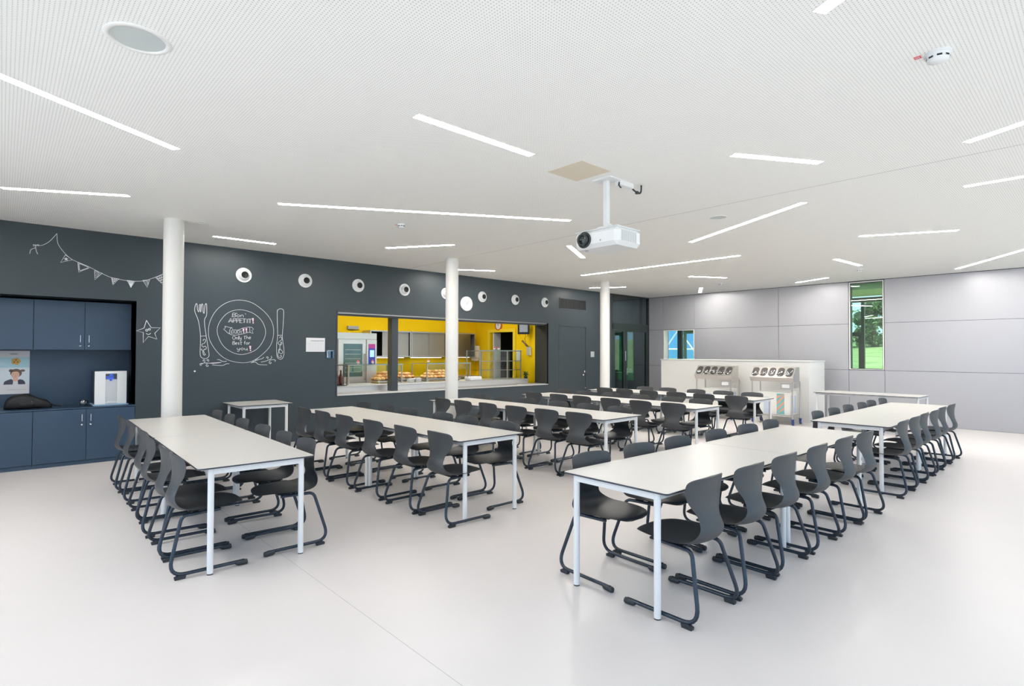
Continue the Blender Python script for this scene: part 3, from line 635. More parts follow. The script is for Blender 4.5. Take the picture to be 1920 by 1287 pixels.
# stroke letters on a unit box
G = {
 'B': [[(0, 0), (.05, .5), (.1, 1)], [(.1, 1), (.5, 1), (.55, .75), (.4, .55), (.08, .52)], [(.08, .52), (.5, .5), (.6, .25), (.45, .03), (0, 0)]],
 'o': [[(.3, .6), (.08, .45), (.05, .2), (.25, 0), (.48, .15), (.5, .42), (.3, .6)]], 'n': [[(.05, .6), (.08, 0)], [(.08, .4), (.3, .6), (.48, .45), (.5, 0)]],
 'O': [[(.4, 1), (.1, .8), (0, .4), (.2, .05), (.5, 0), (.75, .35), (.7, .8), (.4, 1)]], 'l': [[(.1, .1), (.3, .7), (.25, 1), (.12, .8), (.15, .05), (.35, .02)]],
 'y': [[(.05, .6), (.1, .2), (.3, .12), (.48, .3), (.5, .6)], [(.5, .6), (.42, -.2), (.2, -.4), (.08, -.25)]], 't': [[(.28, .95), (.22, .05), (.4, .02)], [(0, .7), (.55, .74)]],
 'h': [[(.1, 1), (.08, 0)], [(.08, .35), (.3, .55), (.45, .4), (.5, 0)]], 'e': [[(.06, .3), (.45, .35), (.4, .58), (.18, .58), (.04, .3), (.18, .03), (.48, .08)]],
 's': [[(.45, .55), (.2, .6), (.1, .42), (.38, .28), (.36, .06), (.08, .03)]], 'f': [[(.5, .95), (.3, .98), (.25, .6), (.22, 0)], [(.02, .55), (.45, .58)]], 'r': [[(.08, .6), (.1, 0)], [(.1, .35), (.25, .58), (.5, .56)]],
 'u': [[(.05, .6), (.08, .15), (.28, .02), (.45, .2), (.5, .6)], [(.5, .6), (.5, .05), (.65, 0)]],
 'A': [[(0, 0), (.4, 1), (.75, 0)], [(.15, .35), (.62, .35)]], 'P': [[(.1, 0), (.1, 1), (.6, .95), (.6, .5), (.1, .48)]], 'E': [[(.6, 1), (.1, 1), (.1, 0), (.6, 0)], [(.1, .52), (.5, .52)]],
 'T': [[(0, 1), (.7, 1)], [(.35, 1), (.35, 0)]], 'I': [[(.2, 0), (.2, 1)]], 'N': [[(.08, 0), (.08, 1), (.6, 0), (.6, 1)]], 'J': [[(.45, 1), (.45, .15), (.25, 0), (.03, .15)]], 'Y': [[(0, 1), (.32, .5), (.62, 1)], [(.32, .5), (.3, 0)]],
 "'": [[(.1, 1), (.25, .85)]], ' ': [],
}
WD = {'I': .4, 'l': .42, "'": .3, ' ': .4, 'O': .9, 'A': .85, 'T': .78, 'B': .72, 'r': .52}
def text(mb, s_, x0, x1, z, h, w_=.0065, dbl=0.0, smooth=True, slope=0.0):
    tot = sum(WD.get(c_, .66) for c_ in s_); k = (x1 - x0) / tot; x = x0
    for c_ in s_:
        for st in G[c_]:
            q = [(x + a * k, z + b * h + (x - x0) * slope) for a, b in st]
            if smooth and len(q) > 2 and c_.islower() or c_ in 'OBJ': q = cr(q, 3)
            ribbon(mb, q, w_)
            if dbl: ribbon(mb, [(a + dbl, b + .002) for a, b in q], w_ * .8)
        x += WD.get(c_, .66) * k
m1 = MB(); text(m1, "Bon'", 2.69, 2.90, 2.092, .060, .0055); ribbon(m1, [(2.75, 2.155), (2.765, 2.145)], .007); text(m1, 'APPETIT', 2.635, 2.985, 2.0, .066, .0042, dbl=.012)
text(m1, 'ENJOY', 2.672, 2.845, 1.824, .048, .0048, slope=.05); text(m1, 'Only', 2.70, 2.84, 1.732, .055, .005); text(m1, 'the', 2.868, 2.985, 1.742, .058, .005)
text(m1, 'Best', 2.70, 2.85, 1.650, .052, .0052); text(m1, 'for', 2.87, 2.965, 1.652, .055, .005); text(m1, 'you', 2.765, 2.935, 1.563, .055, .0055)
m1.build('chalk_lettering', 'chalk', plate)
m1 = MB(); rb = [(2.587, 1.938), (2.66, 1.918), (2.69, 1.919), (2.697, 1.886), (2.783, 1.882), (2.845, 1.914), (2.94, 1.937), (2.991, 1.932), (3.017, 1.905), (2.991, 1.884), (3.011, 1.834), (2.947, 1.853), (2.859, 1.824), (2.759, 1.801), (2.685, 1.803), (2.63, 1.831), (2.566, 1.895), (2.59, 1.906), (2.587, 1.938)]
ribbon(m1, rb, .0052); ribbon(m1, cr([(2.684, 1.918), (2.663, 1.895), (2.652, 1.828), (2.685, 1.803)]), .005); ribbon(m1, [(2.956, 1.937), (2.963, 1.85)], .005); m1.build('chalk_ribbon', 'chalk', plate)
m1 = MB()
for (x, z, h) in ((3.005, 1.997, .087), (2.862, 1.842, .066), (2.905, 1.850, .066), (2.968, 1.547, .084)):
    for q in ([(x - .014, z + h), (x + .014, z + h), (x + .010, z + h * .34), (x - .006, z + h * .34)], [(x - .004, z + h * .24), (x + .014, z + h * .24), (x + .014, z), (x - .004, z)]):
        m1.prism([(a, YW - .002, b) for a, b in q], (0, .0015, 0))
e_ = m1.build('chalk_exclamation_marks', 'pink', plate); e_['label'] = 'pink filled exclamation marks'
string = [(0.327, 2.916), (0.377, 2.929), (0.446, 2.989), (0.518, 3.102), (0.531, 2.967), (0.602, 2.85), (0.676, 2.778), (0.761, 2.738), (0.87, 2.691), (1.003, 2.62), (1.116, 2.571), (1.266, 2.547), (1.384, 2.542), (1.504, 2.561), (1.639, 2.624), (1.732, 2.68)]
garl = chalk('chalk_garland', 'white chalk bunting drawn across the top left of the dark wall', [cr(string[:4], 4), cr(string[3:], 4), cr([(0.31, 2.918), (0.283, 2.925), (0.288, 2.902), (0.31, 2.918), (0.332, 2.93), (0.335, 2.912), (0.31, 2.918), (0.303, 2.884), (0.26, 2.853), (0.25, 2.8)], 3), cr([(0.306, 2.891), (0.314, 2.84), (0.329, 2.803)], 3)], .007)
FL = [((0.61, 2.828), (0.56, 2.721), (0.683, 2.77)), ((0.743, 2.739), (0.752, 2.611), (0.883, 2.686)), ((0.925, 2.649), (0.93, 2.522), (1.012, 2.621)), ((1.118, 2.568), (1.132, 2.467), (1.202, 2.561)), ((1.298, 2.548), (1.344, 2.45), (1.394, 2.544)), ((1.486, 2.565), (1.542, 2.466), (1.571, 2.581)), ((1.641, 2.624), (1.734, 2.526), (1.738, 2.673))]
lp = lambda p, q, t: (p[0] + (q[0] - p[0]) * t, p[1] + (q[1] - p[1]) * t)
for k, (a, b, c_) in enumerate(FL):
    m1 = MB(); ribbon(m1, [a, b, c_, a], .0055)
    cx, cz = (a[0] + b[0] + c_[0]) / 3, (a[1] + b[1] + c_[1]) / 3
    if k == 0:
        for j in range(5): ribbon(m1, [(cx, cz), (cx + .022 * sin(j * 1.257), cz + .022 * cos(j * 1.257))], .008)
    elif k == 1:
        for u_, v_ in ((a, b), (b, c_), (c_, a)):
            for j in range(1, 7): q = lp(lp(u_, v_, j / 7), (cx, cz), .18); ribbon(m1, spiral(q[0], q[1], .008, 0, 1, 7), .005)
    elif k in (2, 5):
        for j in range(1, 5): ribbon(m1, [lp(a, b, j / 5), lp(lp(a, b, j / 5 - .06), c_, .5), lp(c_, b, j / 5)], .004)
    elif k == 3 or k == 6:
        for j in range(1, 4): ribbon(m1, [lp(a, b, j / 4), lp(c_, b, j / 4)], .006); ribbon(m1, [lp(a, c_, j / 4), lp(a, b, j / 4)], .006)
    else:
        for j in range(1, 6): ribbon(m1, [lp(a, c_, j / 6), b], .008)
    m1.build('chalk_pennant', 'chalk', garl)
st = [(1.538, 1.988), (1.598, 1.882), (1.712, 1.885), (1.642, 1.803), (1.672, 1.716), (1.565, 1.755), (1.502, 1.663), (1.501, 1.811), (1.416, 1.829), (1.51, 1.875)]
chalk('chalk_star', 'smiling chalk star drawn beside the wall cabinets', [[q for q in st] + [st[0]], spiral(1.543, 1.844, .014, 0, 1, 10)[:1] + [(1.543 + .013 * cos(k), 1.844 + .016 * sin(k)) for k in [j * .7 for j in range(10)]], [(1.576 + .013 * cos(k), 1.859 + .014 * sin(k)) for k in [j * .7 for j in range(10)]], cr([(1.537, 1.80), (1.55, 1.787), (1.572, 1.784), (1.593, 1.802)], 3)], .011)
o = MB().lathe([(0, -.003), (.012, -.002), (.014, 0)], 12, 0, 'y').build('wall_stud', 'paper', None, (2.17, YW, 1.235)); tag(o, 'tiny white stud on the dark wall below the chalk fork', 'wall stud')

# ================================================================== CABINETS IN THE NICHE
def handle(mb, x, y, z0, z1): mb.cyl((x, y - .028, z0), (x, y - .028, z1), .0055, 10); mb.cyl((x, y, z0 + .01), (x, y - .028, z0 + .01), .005, 8); mb.cyl((x, y, z1 - .01), (x, y - .028, z1 - .01), .005, 8)
def cabinet(name, label, x0, x1, yf, yb, z0, z1, upper, plinth=0):
    t_ = thing(name, label, 'cabinet', (x0, yf, z0), 0, None); wd = x1 - x0; h = z1 - z0; dp = yb - yf
    m1 = MB(); m1.box(0, wd, .021, dp, plinth, h); m1.box(.0, wd, .03, dp, 0, plinth + .001) if plinth else None; m1.build('cabinet_body', 'dark2', t_)
    if plinth: MB().box(0, wd, .018, .029, 0, plinth - .004).build('plinth', 'navy', t_)
    xm = wd / 2
    for k, (a, b) in enumerate(((0.002, xm - .002), (xm + .002, wd - .002))):
        d_ = MB().box(a, b, 0, .019, plinth + .002, h - .003, bev=.0015).build('door', 'navy', t_)
        hx = xm - .048 if k == 0 else xm + .048
        hz = (.105, .205, .055) if upper else (h - .165, h - .07, h - .215)
        m2 = MB(); handle(m2, hx, 0, hz[0], hz[1]); m2.build('handle', 'chrome', d_)
        m2 = MB(); m2.lathe([(0, -.008), (.011, -.008), (.012, 0)], 14, 0, 'y', (hx, 0, hz[2])); m2.build('lock', 'chrome', d_)
YU = YW + .30
cabinet('wall_cabinet', 'dark blue wall cabinet at the right end of the niche', .31, 1.40, YU, YW + .66, 1.555, 2.235, True)
cabinet('wall_cabinet', 'dark blue wall cabinet above the poster at the left edge', -.79, .308, YU, YW + .66, 1.555, 2.235, True)
cabinet('wall_cabinet', 'dark blue wall cabinet left of the picture edge in the niche', -1.89, -.792, YU, YW + .66, 1.555, 2.235, True)
cabinet('base_cabinet', 'dark blue base cabinet under the water dispenser', .306, 1.416, YW + .004, YW + .66, 0, .752, False, .055)
cabinet('base_cabinet', 'dark blue base cabinet under the black bag', -.804, .304, YW + .004, YW + .66, 0, .752, False, .055)
cabinet('base_cabinet', 'dark blue base cabinet left of the picture edge', -1.914, -.806, YW + .004, YW + .66, 0, .752, False, .055)
o = MB().box(-1.95, 1.422, YW + .002, YW + .672, .756, .772, bev=.002).build('countertop', 'navy'); tag(o, 'dark blue countertop running along the niche', 'countertop')
# water dispenser
wd = thing('water_dispenser', 'white water dispenser with dark sides on the niche counter', 'water dispenser', (1.145, YW + .15, .79))
MB().box(-.18, .18, .012, .40, 0, .46, bev=.006).build('housing', 'darkside', wd)
fp = MB(); fp.box(-.185, -.062, -.008, .012, 0, .465); fp.box(.072, .185, -.008, .012, 0, .465); fp.box(-.062, .072, -.008, .012, 0, .03); fp.box(-.062, .072, -.008, .012, .43, .465); fp.build('front_panel', 'plastic', wd)
MB().box(-.062, .072, .006, .0125, .03, .43).build('tap_recess', 'mirror', wd)
m1 = MB(); m1.box(-.060, .070, -.006, .006, .35, .428, 0); m1.box(-.055, .035, -.009, -.006, .355, .372, 1); m1.box(-.055, .035, -.009, -.006, .380, .390, 1); m1.prism([(-.02, -.009, .40), (.03, -.009, .40), (.02, -.009, .422), (-.01, -.009, .422)], (0, .003, 0), 1); m1.build('control_display', ['darkside', 'bluelight'], wd)
m1 = MB(); m1.cyl((.0, -.004, .325), (.0, -.004, .35), .012, 12); m1.build('spout', 'bluelight', wd)
m1 = MB(); m1.box(-.06, .07, -.03, .006, .005, .02, 0); m1.sphere((-.03, -.009, .03), .012, 10, 6, 1, (1, .3, 1)); m1.box(-.015, .045, -.010, -.0085, .024, .034, 1); m1.build('drip_tray', ['mirror', 'plastic'], wd)
o = MB().box(-.205, .205, -.05, .40, 0, .016, bev=.004).build('tray', 'blue_tray', None, (1.145, YW + .15, .7725)); tag(o, 'pale blue tray under the water dispenser', 'tray')
o = MB().lathe([(0, .004), (.030, .004), (.036, .09), (.033, .09), (.027, .008), (0, .008)], 20).build('drinking_glass', 'tumbler', None, (.83, YW + .16, .7725)); tag(o, 'clear drinking glass on the niche counter left of the dispenser', 'glass', 'clear drinking glasses on the counter')
o = MB().lathe([(0, .004), (.030, .004), (.034, .07), (.031, .07), (.027, .008), (0, .008)], 20).build('drinking_glass', 'tumbler', None, (.87, YW + .26, .7725)); tag(o, 'second clear drinking glass standing behind the first one', 'glass', 'clear drinking glasses on the counter')
# poster
ps = thing('poster', 'poster with a portrait of a child and a pastry on the niche back', 'poster', (0.0, YW + .679, .95))
yP = -.002
def flat(mb, pts, m, lvl=1): mb.prism([(a, -.002 - .0006 * lvl, b) for a, b in pts], (0, .0005, 0), m)
m1 = MB(); m1.box(-.14, .287, -.002, 0, 0, .59, 0)
flat(m1, [(-.14, .36), (.285, .36), (.285, .50), (-.14, .50)], 1); flat(m1, [(-.14, .13), (.285, .13), (.285, .36), (-.14, .36)], 2)
ell = lambda cx, cz, rx, rz, n=20, a0=0: [(cx + rx * cos(a0 + 2 * pi * k / n), cz + rz * sin(a0 + 2 * pi * k / n)) for k in range(n)]
# pastry
fl = []
for k in range(60):
    a = 2 * pi * k / 60; r = .048 + .004 * cos(5 * a); fl.append((.145 + r * cos(a) * 1.0, .445 + r * .95 * sin(a)))
flat(m1, fl, 6, 2)
for k in range(3): a = pi / 2 + k * 2.094; flat(m1, ell(.145 + .02 * cos(a), .445 + .018 * sin(a), .009, .012, 10), 7, 3)
# child: cardigan, shirt, neck, face, hair with two buns
flat(m1, [(.02, .13), (.03, .17), (.06, .19), (.10, .205), (.12, .185), (.115, .13)], 5, 2); flat(m1, [(.17, .13), (.165, .185), (.185, .20), (.22, .19), (.24, .165), (.245, .13)], 5, 2)
flat(m1, [(.115, .13), (.12, .185), (.165, .185), (.17, .13)], 0, 2)
flat(m1, [(.115, .185), (.12, .22), (.165, .22), (.17, .185), (.143, .17)], 3, 3)
flat(m1, ell(.148, .285, .060, .058), 4, 2); flat(m1, ell(.095, .318, .022, .020, 12), 4, 2); flat(m1, ell(.215, .318, .026, .016, 12), 4, 2)
flat(m1, ell(.140, .262, .043, .052), 3, 4); flat(m1, [(.10, .30), (.12, .325), (.17, .33), (.188, .30), (.15, .306)], 4, 5)
flat(m1, ell(.123, .272, .006, .003, 8), 4, 6); flat(m1, ell(.158, .272, .006, .003, 8), 4, 6); flat(m1, ell(.140, .237, .012, .003, 8), 8, 6); flat(m1, ell(.140, .252, .005, .003, 8), 8, 6)
for q in ((-.10, .30), (.10, .38)): pass
flat(m1, [(.07, .545), (.10, .56), (.15, .56), (.17, .545), (.15, .535), (.10, .535)], 9, 3)
flat(m1, [(.06, .055), (.25, .055), (.25, .06), (.06, .06)], 9, 2); flat(m1, [(-.13, .40), (.06, .40), (.06, .405), (-.13, .405)], 0, 2); flat(m1, [(-.13, .42), (.03, .42), (.03, .425), (-.13, .425)], 0, 2)
m1.build('printed_sheet', ['posterw', 'sky1', 'sky2', 'skin', 'hair', 'cloth', 'gold', 'goldd', 'blush', 'plasticg'], ps)
# bag
bag = thing('backpack', 'black backpack lying flat on the niche counter', 'bag', (.27, YW + .28, .7725))
rows = []
prof = [(-.245, .03, .05), (-.232, .10, .14), (-.205, .15, .18), (-.15, .18, .20), (-.06, .196, .20), (.01, .19, .20), (.07, .155, .19), (.13, .125, .17), (.19, .10, .14), (.225, .065, .10), (.24, .02, .04)]
for (x, h, wy) in cr(prof, 3):
    ring = []
    for k in range(18):
        a = 2 * pi * k / 18; ca, sa = cos(a), sin(a); sx = math.copysign(abs(ca) ** .6, ca); sz = math.copysign(abs(sa) ** .6, sa)
        wob = 1 + .05 * sin(9 * x * 4 + k * 1.7)
        ring.append((x, sx * wy * .5 * wob, max(.0, h * .5 + sz * h * .5 * wob)))
    rows.append(ring)
m1 = MB(); m1.grid(rows, closed=True); m1.add(rows[0], [tuple(range(18))]); m1.add(rows[-1], [tuple(range(18))[::-1]]); m1.build('bag_body', 'bag', bag)
m1 = MB(); m1.tube(cr([(-.20, -.075, .10), (-.1, -.092, .145), (.02, -.09, .14), (.12, -.08, .085), (.20, -.05, .04)], 5), .006); m1.build('zip', 'rubber', bag)
m1 = MB(); m1.tube([(.01, -.095, .095), (.018, -.10, .07), (.012, -.10, .055)], .003); m1.tube([(.03, -.095, .10), (.028, -.10, .07)], .003); m1.build('zip_pull', 'zip', bag)
m1 = MB(); m1.tube(cr([(.17, .0, .07), (.23, .01, .05), (.27, 0, .025), (.31, -.01, .02), (.34, -.01, .018)], 4), .008); m1.build('strap', 'bag', bag)
m1 = MB(); m1.sphere((-.02, -.085, .065), .075, 14, 8, 0, (1.3, .28, .72)); m1.build('front_pocket', 'bag', bag)

# ================================================================== TABLES
def rounded(hx, hy, r, n=5):
    pts = []
    for cx, cy2, a0 in ((hx - r, hy - r, 0), (-hx + r, hy - r, 90), (-hx + r, -hy + r, 180), (hx - r, -hy + r, 270)):
        for k in range(n + 1): a = radians(a0 + 90 * k / n); pts.append((cx + r * cos(a), cy2 + r * sin(a)))
    return pts
def make_table(lab, hx, hy, group):
    t_ = thing('dining_table', lab, 'table', (0, 0, 0), 0, group)
    m1 = MB(); R0 = rounded(hx, hy, .025); R1 = rounded(hx - .0012, hy - .0012, .024)
    m1.prism([(a, b, .729) for a, b in R0], (0, 0, .0095), 1, 1); m1.prism([(a, b, .7385) for a, b in R1], (0, 0, .0015), 0, 0)
    m1.build('tabletop', ['table', 'core'], t_)
    ex, ey = hx - .09, hy - .038
    m1 = MB(); a = .015
    m1.box(-ex, ex, -ey - a, -ey + a, .687, .7285); m1.box(-ex, ex, ey - a, ey + a, .687, .7285); m1.box(-ex - a, -ex + a, -ey, ey, .687, .7285); m1.box(ex - a, ex + a, -ey, ey, .687, .7285)
    m1.build('table_frame', 'tleg', t_)
    for sx in (-1, 1):
        for sy in (-1, 1):
            l_ = MB().cyl((0, 0, .008), (0, 0, .7285), .0205, 20).build('leg', 'tleg', t_, (sx * ex, sy * ey, 0)); MB().cyl((0, 0, 0), (0, 0, .0078), .0195, 16).build('foot_cap', 'rubber', l_)
    return t_
TG = 'long white dining tables'
proto = make_table('x', .4, .9, TG)
ROWS = {'T1': (1.439, 5.986, -1.75), 'T2': (3.399, 5.76, .5), 'T3': (5.619, 5.88, .4), 'T4': (7.64, 5.804, -.5), 'T5': (9.68, 5.87, -.4), 'T6': (4.57, 2.074, -1.01 - 90), 'T7': (8.85, 2.047, .38 - 90)}
RD = {'T1': 'leftmost table row', 'T2': 'second row from left', 'T3': 'third row from left', 'T4': 'fourth row from left', 'T5': 'fifth row from left', 'T6': 'front right row', 'T7': 'far right row'}
first = True
for k, (cx, cy2, ang) in ROWS.items():
    a = radians(ang); c_, s_ = cos(a), sin(a)
    for e, dist in ((-1, 'near'), (1, 'far')):
        t_ = proto if first else copy_tree(proto); first = False
        # local +y runs along the row away from the camera
        v = e * .9015
        t_.location = (cx - s_ * v, cy2 + c_ * v, 0); t_.rotation_euler.z = a
        t_['label'] = 'white rectangular dining table, %s one of the pair, %s' % (dist, RD[k])
t_ = copy_tree(proto); t_.location = (12.64, 3.27, 0); t_['label'] = 'white table without chairs standing against the end of the white partition'; t_['group'] = 'tables without chairs'
t_ = make_table('small square white table against the dark wall beside the first column', .4, .4, 'tables without chairs'); t_.location = (2.95, 9.06, 0)

# ================================================================== CHAIRS
PR = [  # x, z, half width, edge lift
 (.246, .424, .055, -.004), (.240, .430, .100, -.004), (.222, .438, .142, -.002), (.18, .444, .180, .0), (.12, .443, .205, .004), (.05, .437, .219, .009), (-.02, .430, .226, .014), (-.08, .426, .224, .018),
 (-.125, .424, .214, .022), (-.172, .431, .196, .026), (-.208, .450, .174, .029), (-.229, .480, .152, .029), (-.233, .512, .136, .026), (-.225, .543, .124, .022), (-.211, .574, .119, .019),
 (-.200, .605, .125, .018), (-.194, .635, .148, .022), (-.191, .67, .178, .030), (-.192, .71, .199, .037), (-.195, .745, .206, .040), (-.201, .775, .203, .039), (-.2045, .793, .187, .033), (-.206, .803, .160, .024), (-.207, .809, .118, .013), (-.2075, .812, .07, .0046), (-.2078, .8135, .02, .0004)]
def shell_part(rows, thick, nv=12):
    top = []; bot = []
    for i, (x, z, hw, lift) in enumerate(rows):
        a = rows[max(0, i - 1)]; b = rows[min(len(rows) - 1, i + 1)]; dx, dz = b[0] - a[0], b[1] - a[1]; L0 = math.hypot(dx, dz) or 1
        nx, nz = dz / L0, -dx / L0          # points to the sitter's side (up / forward)
        rt = []; rb = []
        for j in range(nv + 1):
            v = -1 + 2 * j / nv; l_ = lift * v * v
            edge = thick * .5 * (1 - abs(v) ** 6)
            rt.append((x + nx * (l_ + edge), v * hw, z + nz * (l_ + edge))); rb.append((x + nx * (l_ - edge), v * hw, z + nz * (l_ - edge)))
        top.append(rt); bot.append(rb)
    m1 = MB(); m1.grid(top[::-1]); m1.grid(bot)
    for T_, B_ in ((top[0], bot[0]), (top[-1], bot[-1])):
        n = len(T_); m1.add(T_ + B_, [(i, i + 1, n + i + 1, n + i) for i in range(n - 1)], 0, True)
    for side in (0, -1): n = len(top); m1.add([r[side] for r in top] + [r[side] for r in bot], [(i, i + 1, n + i + 1, n + i) for i in range(n - 1)], 0, True)
    return m1
PRF = cr(PR, 2)
isp = next(i for i, p in enumerate(PRF) if p[1] >= .574 and p[0] < -.15)
def make_chair():
    t_ = thing('shell_chair', 'x', 'chair', (0, 0, 0), 0, 'dark shell chairs along the dining tables')
    shell_part(PRF[:isp + 1], .011).build('seat', 'shell', t_)
    back = [(x, z, hw + .0008, l_) for x, z, hw, l_ in PRF[isp:]]
    shell_part(back, .0145).build('backrest', 'shell', t_)
    m1 = MB(); m1.box(-.12, .10, -.125, .125, .4125, .4185); m1.box(-.10, -.06, -.15, .15, .398, .4135); m1.box(.03, .06, -.14, .14, .400, .4135); m1.build('seat_mount', 'rubber', t_)
    for s in (-1, 1):
        path = fillet([(.215, .243 * s, .030), (-.263, .243 * s, .030), (-.168, .158 * s, .402), (.08, .128 * s, .402)], [.085, .055], 7)
        l_ = MB().tube(path, .0122, 10).build('sled_leg', 'tube', t_)
        m2 = MB(); m2.tube([(.235, .243 * s, .020), (.228, .243 * s, .0195), (.172, .243 * s, .0215), (.160, .243 * s, .027)], [.0165, .019, .0185, .014], 12); m2.build('end_cap', 'rubber', l_)
        m2 = MB(); y_ = .243 * s; m2.prism([(-.222, y_ - .013, 0), (-.160, y_ - .013, 0), (-.155, y_ - .013, .022), (-.20, y_ - .013, .030), (-.226, y_ - .013, .016)], (0, .026, 0)); m2.build('floor_glide', 'rubber', l_)
    return t_
CH = {  # positions along each row (row-local, metres from the row centre)
 'T1L': [-1.48, -1.06, -.37, .165, .95, 1.55], 'T1R': [-1.43, -.90, -.30, .38, .93, 1.50],
 'T2L': [-1.577, -1.01, -.363, .30, .895, 1.452], 'T2R': [-1.405, -.836, -.346, .392, .942, 1.553],
 'T3L': [-1.461, -.924, -.357, .229, .81, 1.32], 'T3R': [-1.397, -.858, -.304, .376, .91, 1.466],
 'T4L': [-1.473, -.927, -.354, .25, .782, 1.41], 'T4R': [-1.402, -.892, -.27, .351, .95, 1.489],
 'T5L': [-1.525, -.921, -.373, .225, .789, 1.30], 'T5R': [-1.377, -.818, -.253, .381, .927],
 'T6L': [-1.433, -.85, -.289, .369, .971, 1.546], 'T6R': [-1.49, -.93, -.37, .25, .87, 1.40],
 'T7L': [-1.343, -.749, -.12, .483, 1.004, 1.605], 'T7R': [-1.60, -1.05, -.52, .02, .60, 1.22]}
ORD = ['nearest', 'second', 'third', 'fourth', 'fifth', 'sixth']
ch = make_chair(); first = True; rnd = random.Random(3)
OFF = .30
for key, vs in CH.items():
    row, side = key[:2], key[2]; cx, cy2, ang = ROWS[row]; a = radians(ang); c_, s_ = cos(a), sin(a); sg = -1 if side == 'L' else 1
    for i, v in enumerate(vs):
        o = ch if first else copy_tree(ch); first = False
        u = sg * (OFF + rnd.uniform(-.012, .012))
        o.location = (cx + c_ * u - s_ * v, cy2 + s_ * u + c_ * v, 0)
        o.rotation_euler.z = a + (0 if sg < 0 else pi) + radians(rnd.uniform(-2.0, 2.0))
        sd = {'L': 'left side', 'R': 'right side'}[side]
        if row in ('T6', 'T7'): sd = {'L': 'far side', 'R': 'near side'}[side]
        o['label'] = 'dark grey shell chair, %s from near end, %s, %s' % (ORD[i], sd, RD[row]) if i else 'dark grey shell chair, nearest one, %s, %s' % (sd, RD[row])

# ================================================================== PARTITION AND CUTLERY TROLLEYS
pt = thing('partition_block', 'half height white partition block in front of the panelled wall', 'partition', (13.5, 6.365, 0))
MB().box(-.48, .48, -1.85, 1.85, .0, 1.34).build('partition_body', 'white', pt); MB().box(-.50, .50, -1.865, 1.865, 1.34, 1.365, bev=.004).build('partition_top', 'plastic', pt)
def trolley(lab, y):
    t_ = thing('cutlery_trolley', lab, 'trolley', (12.45, y, 0), 0, 'steel cutlery trolleys')
    # box: sloping face towards -X
    W2 = .455; pf = [(-.22, 1.01), (-.02, 1.235), (.16, 1.235), (.16, .915), (-.16, .915)]
    m1 = MB(); m1.prism([(a, -W2, b) for a, b in pf], (0, 2 * W2, 0)); m1.build('cutlery_box', 'steelw', t_)
    d = Vector((.20, 0, .225)).normalized(); nn = Vector((-d.z, 0, d.x))
    for k in range(5):
        yy = -W2 + .095 + k * .18; m2 = MB(); ring = []
        c0 = Vector((-.12, yy, 1.1225))
        for (hx, hy) in rounded(.068, .118, .055, 5): ring.append(c0 + Vector((0, hx, 0)) + d * hy + nn * .002)
        n = len(ring); m2.add(ring, [tuple(range(n))]); m2.add([p for p in ring] + [p + nn * .004 for p in ring], [(i, (i + 1) % n, (i + 1) % n + n, i + n) for i in range(n)])
        hole = m2.build('cutlery_bin', 'sterile', t_)
        m3 = MB()
        for q in range(13):
            b0 = c0 + Vector((0, rnd.uniform(-.045, .045), 0)) + d * rnd.uniform(-.09, -.01) + nn * rnd.uniform(.008, .016); dr = (d * rnd.uniform(-.5, 1) + Vector((0, rnd.uniform(-1, 1), 0))).normalized() * rnd.uniform(.03, .06)
            m3.tube([b0, b0 + dr * .5, b0 + dr], [.004, .006, .010], 6)
        m3.build('cutlery', 'cutlery', hole)['kind'] = 'stuff'
    for sy in (-1, 1):
        m1 = MB(); yy = sy * (W2 - .03)
        m1.tube(fillet([(-.15, yy, .13), (-.15, yy, .93)], .05), .0145, 10); m1.tube(fillet([(.27, yy, .13), (.27, yy, .925), (.05, yy, .925)], .06), .0145, 10)
        m1.tube([(-.15, yy, .19), (.27, yy, .19)], .010, 8); m1.build('side_frame', 'steelw', t_)
    MB().box(-.16, .28, -W2 + .03, W2 - .03, .175, .195, bev=.003).build('bottom_shelf', 'steelw', t_)
    for sx in (-.15, .27):
        for sy in (-1, 1):
            yy = sy * (W2 - .03)
            w_ = MB().lathe([(0, -.014), (.045, -.014), (.050, -.008), (.050, .008), (.045, .014), (0, .014)], 20, 0, 'y', (sx + .02, yy, .050)).build('caster', 'caster_blue', t_)
            m2 = MB(); m2.lathe([(.03, .128), (.034, .118), (.02, .11), (.012, .10)], 12, 0, 'z', (sx, yy, 0)); m2.box(sx - .012, sx + .03, yy - .022, yy - .017, .045, .115); m2.box(sx - .012, sx + .03, yy + .017, yy + .022, .045, .115); m2.build('caster_fork', 'caster_blue', w_)
    m1 = MB(); m1.box(-.185, -.17, -W2 + .06, -W2 + .25, .775, .89); m1.box(-.16, .12, -W2 - .002, -W2 + .004, .79, .90); fr = m1.build('sign_frame', 'steelw', t_)
    MB().box(-.1865, -.1855, -W2 + .075, -W2 + .235, .79, .872).build('sign_card', 'paper', fr)
    return t_
trolley('steel cutlery trolley on blue casters, right one of the two by the white partition', 5.02)
trolley('steel cutlery trolley on casters, left one of the two by the white partition', 6.36)
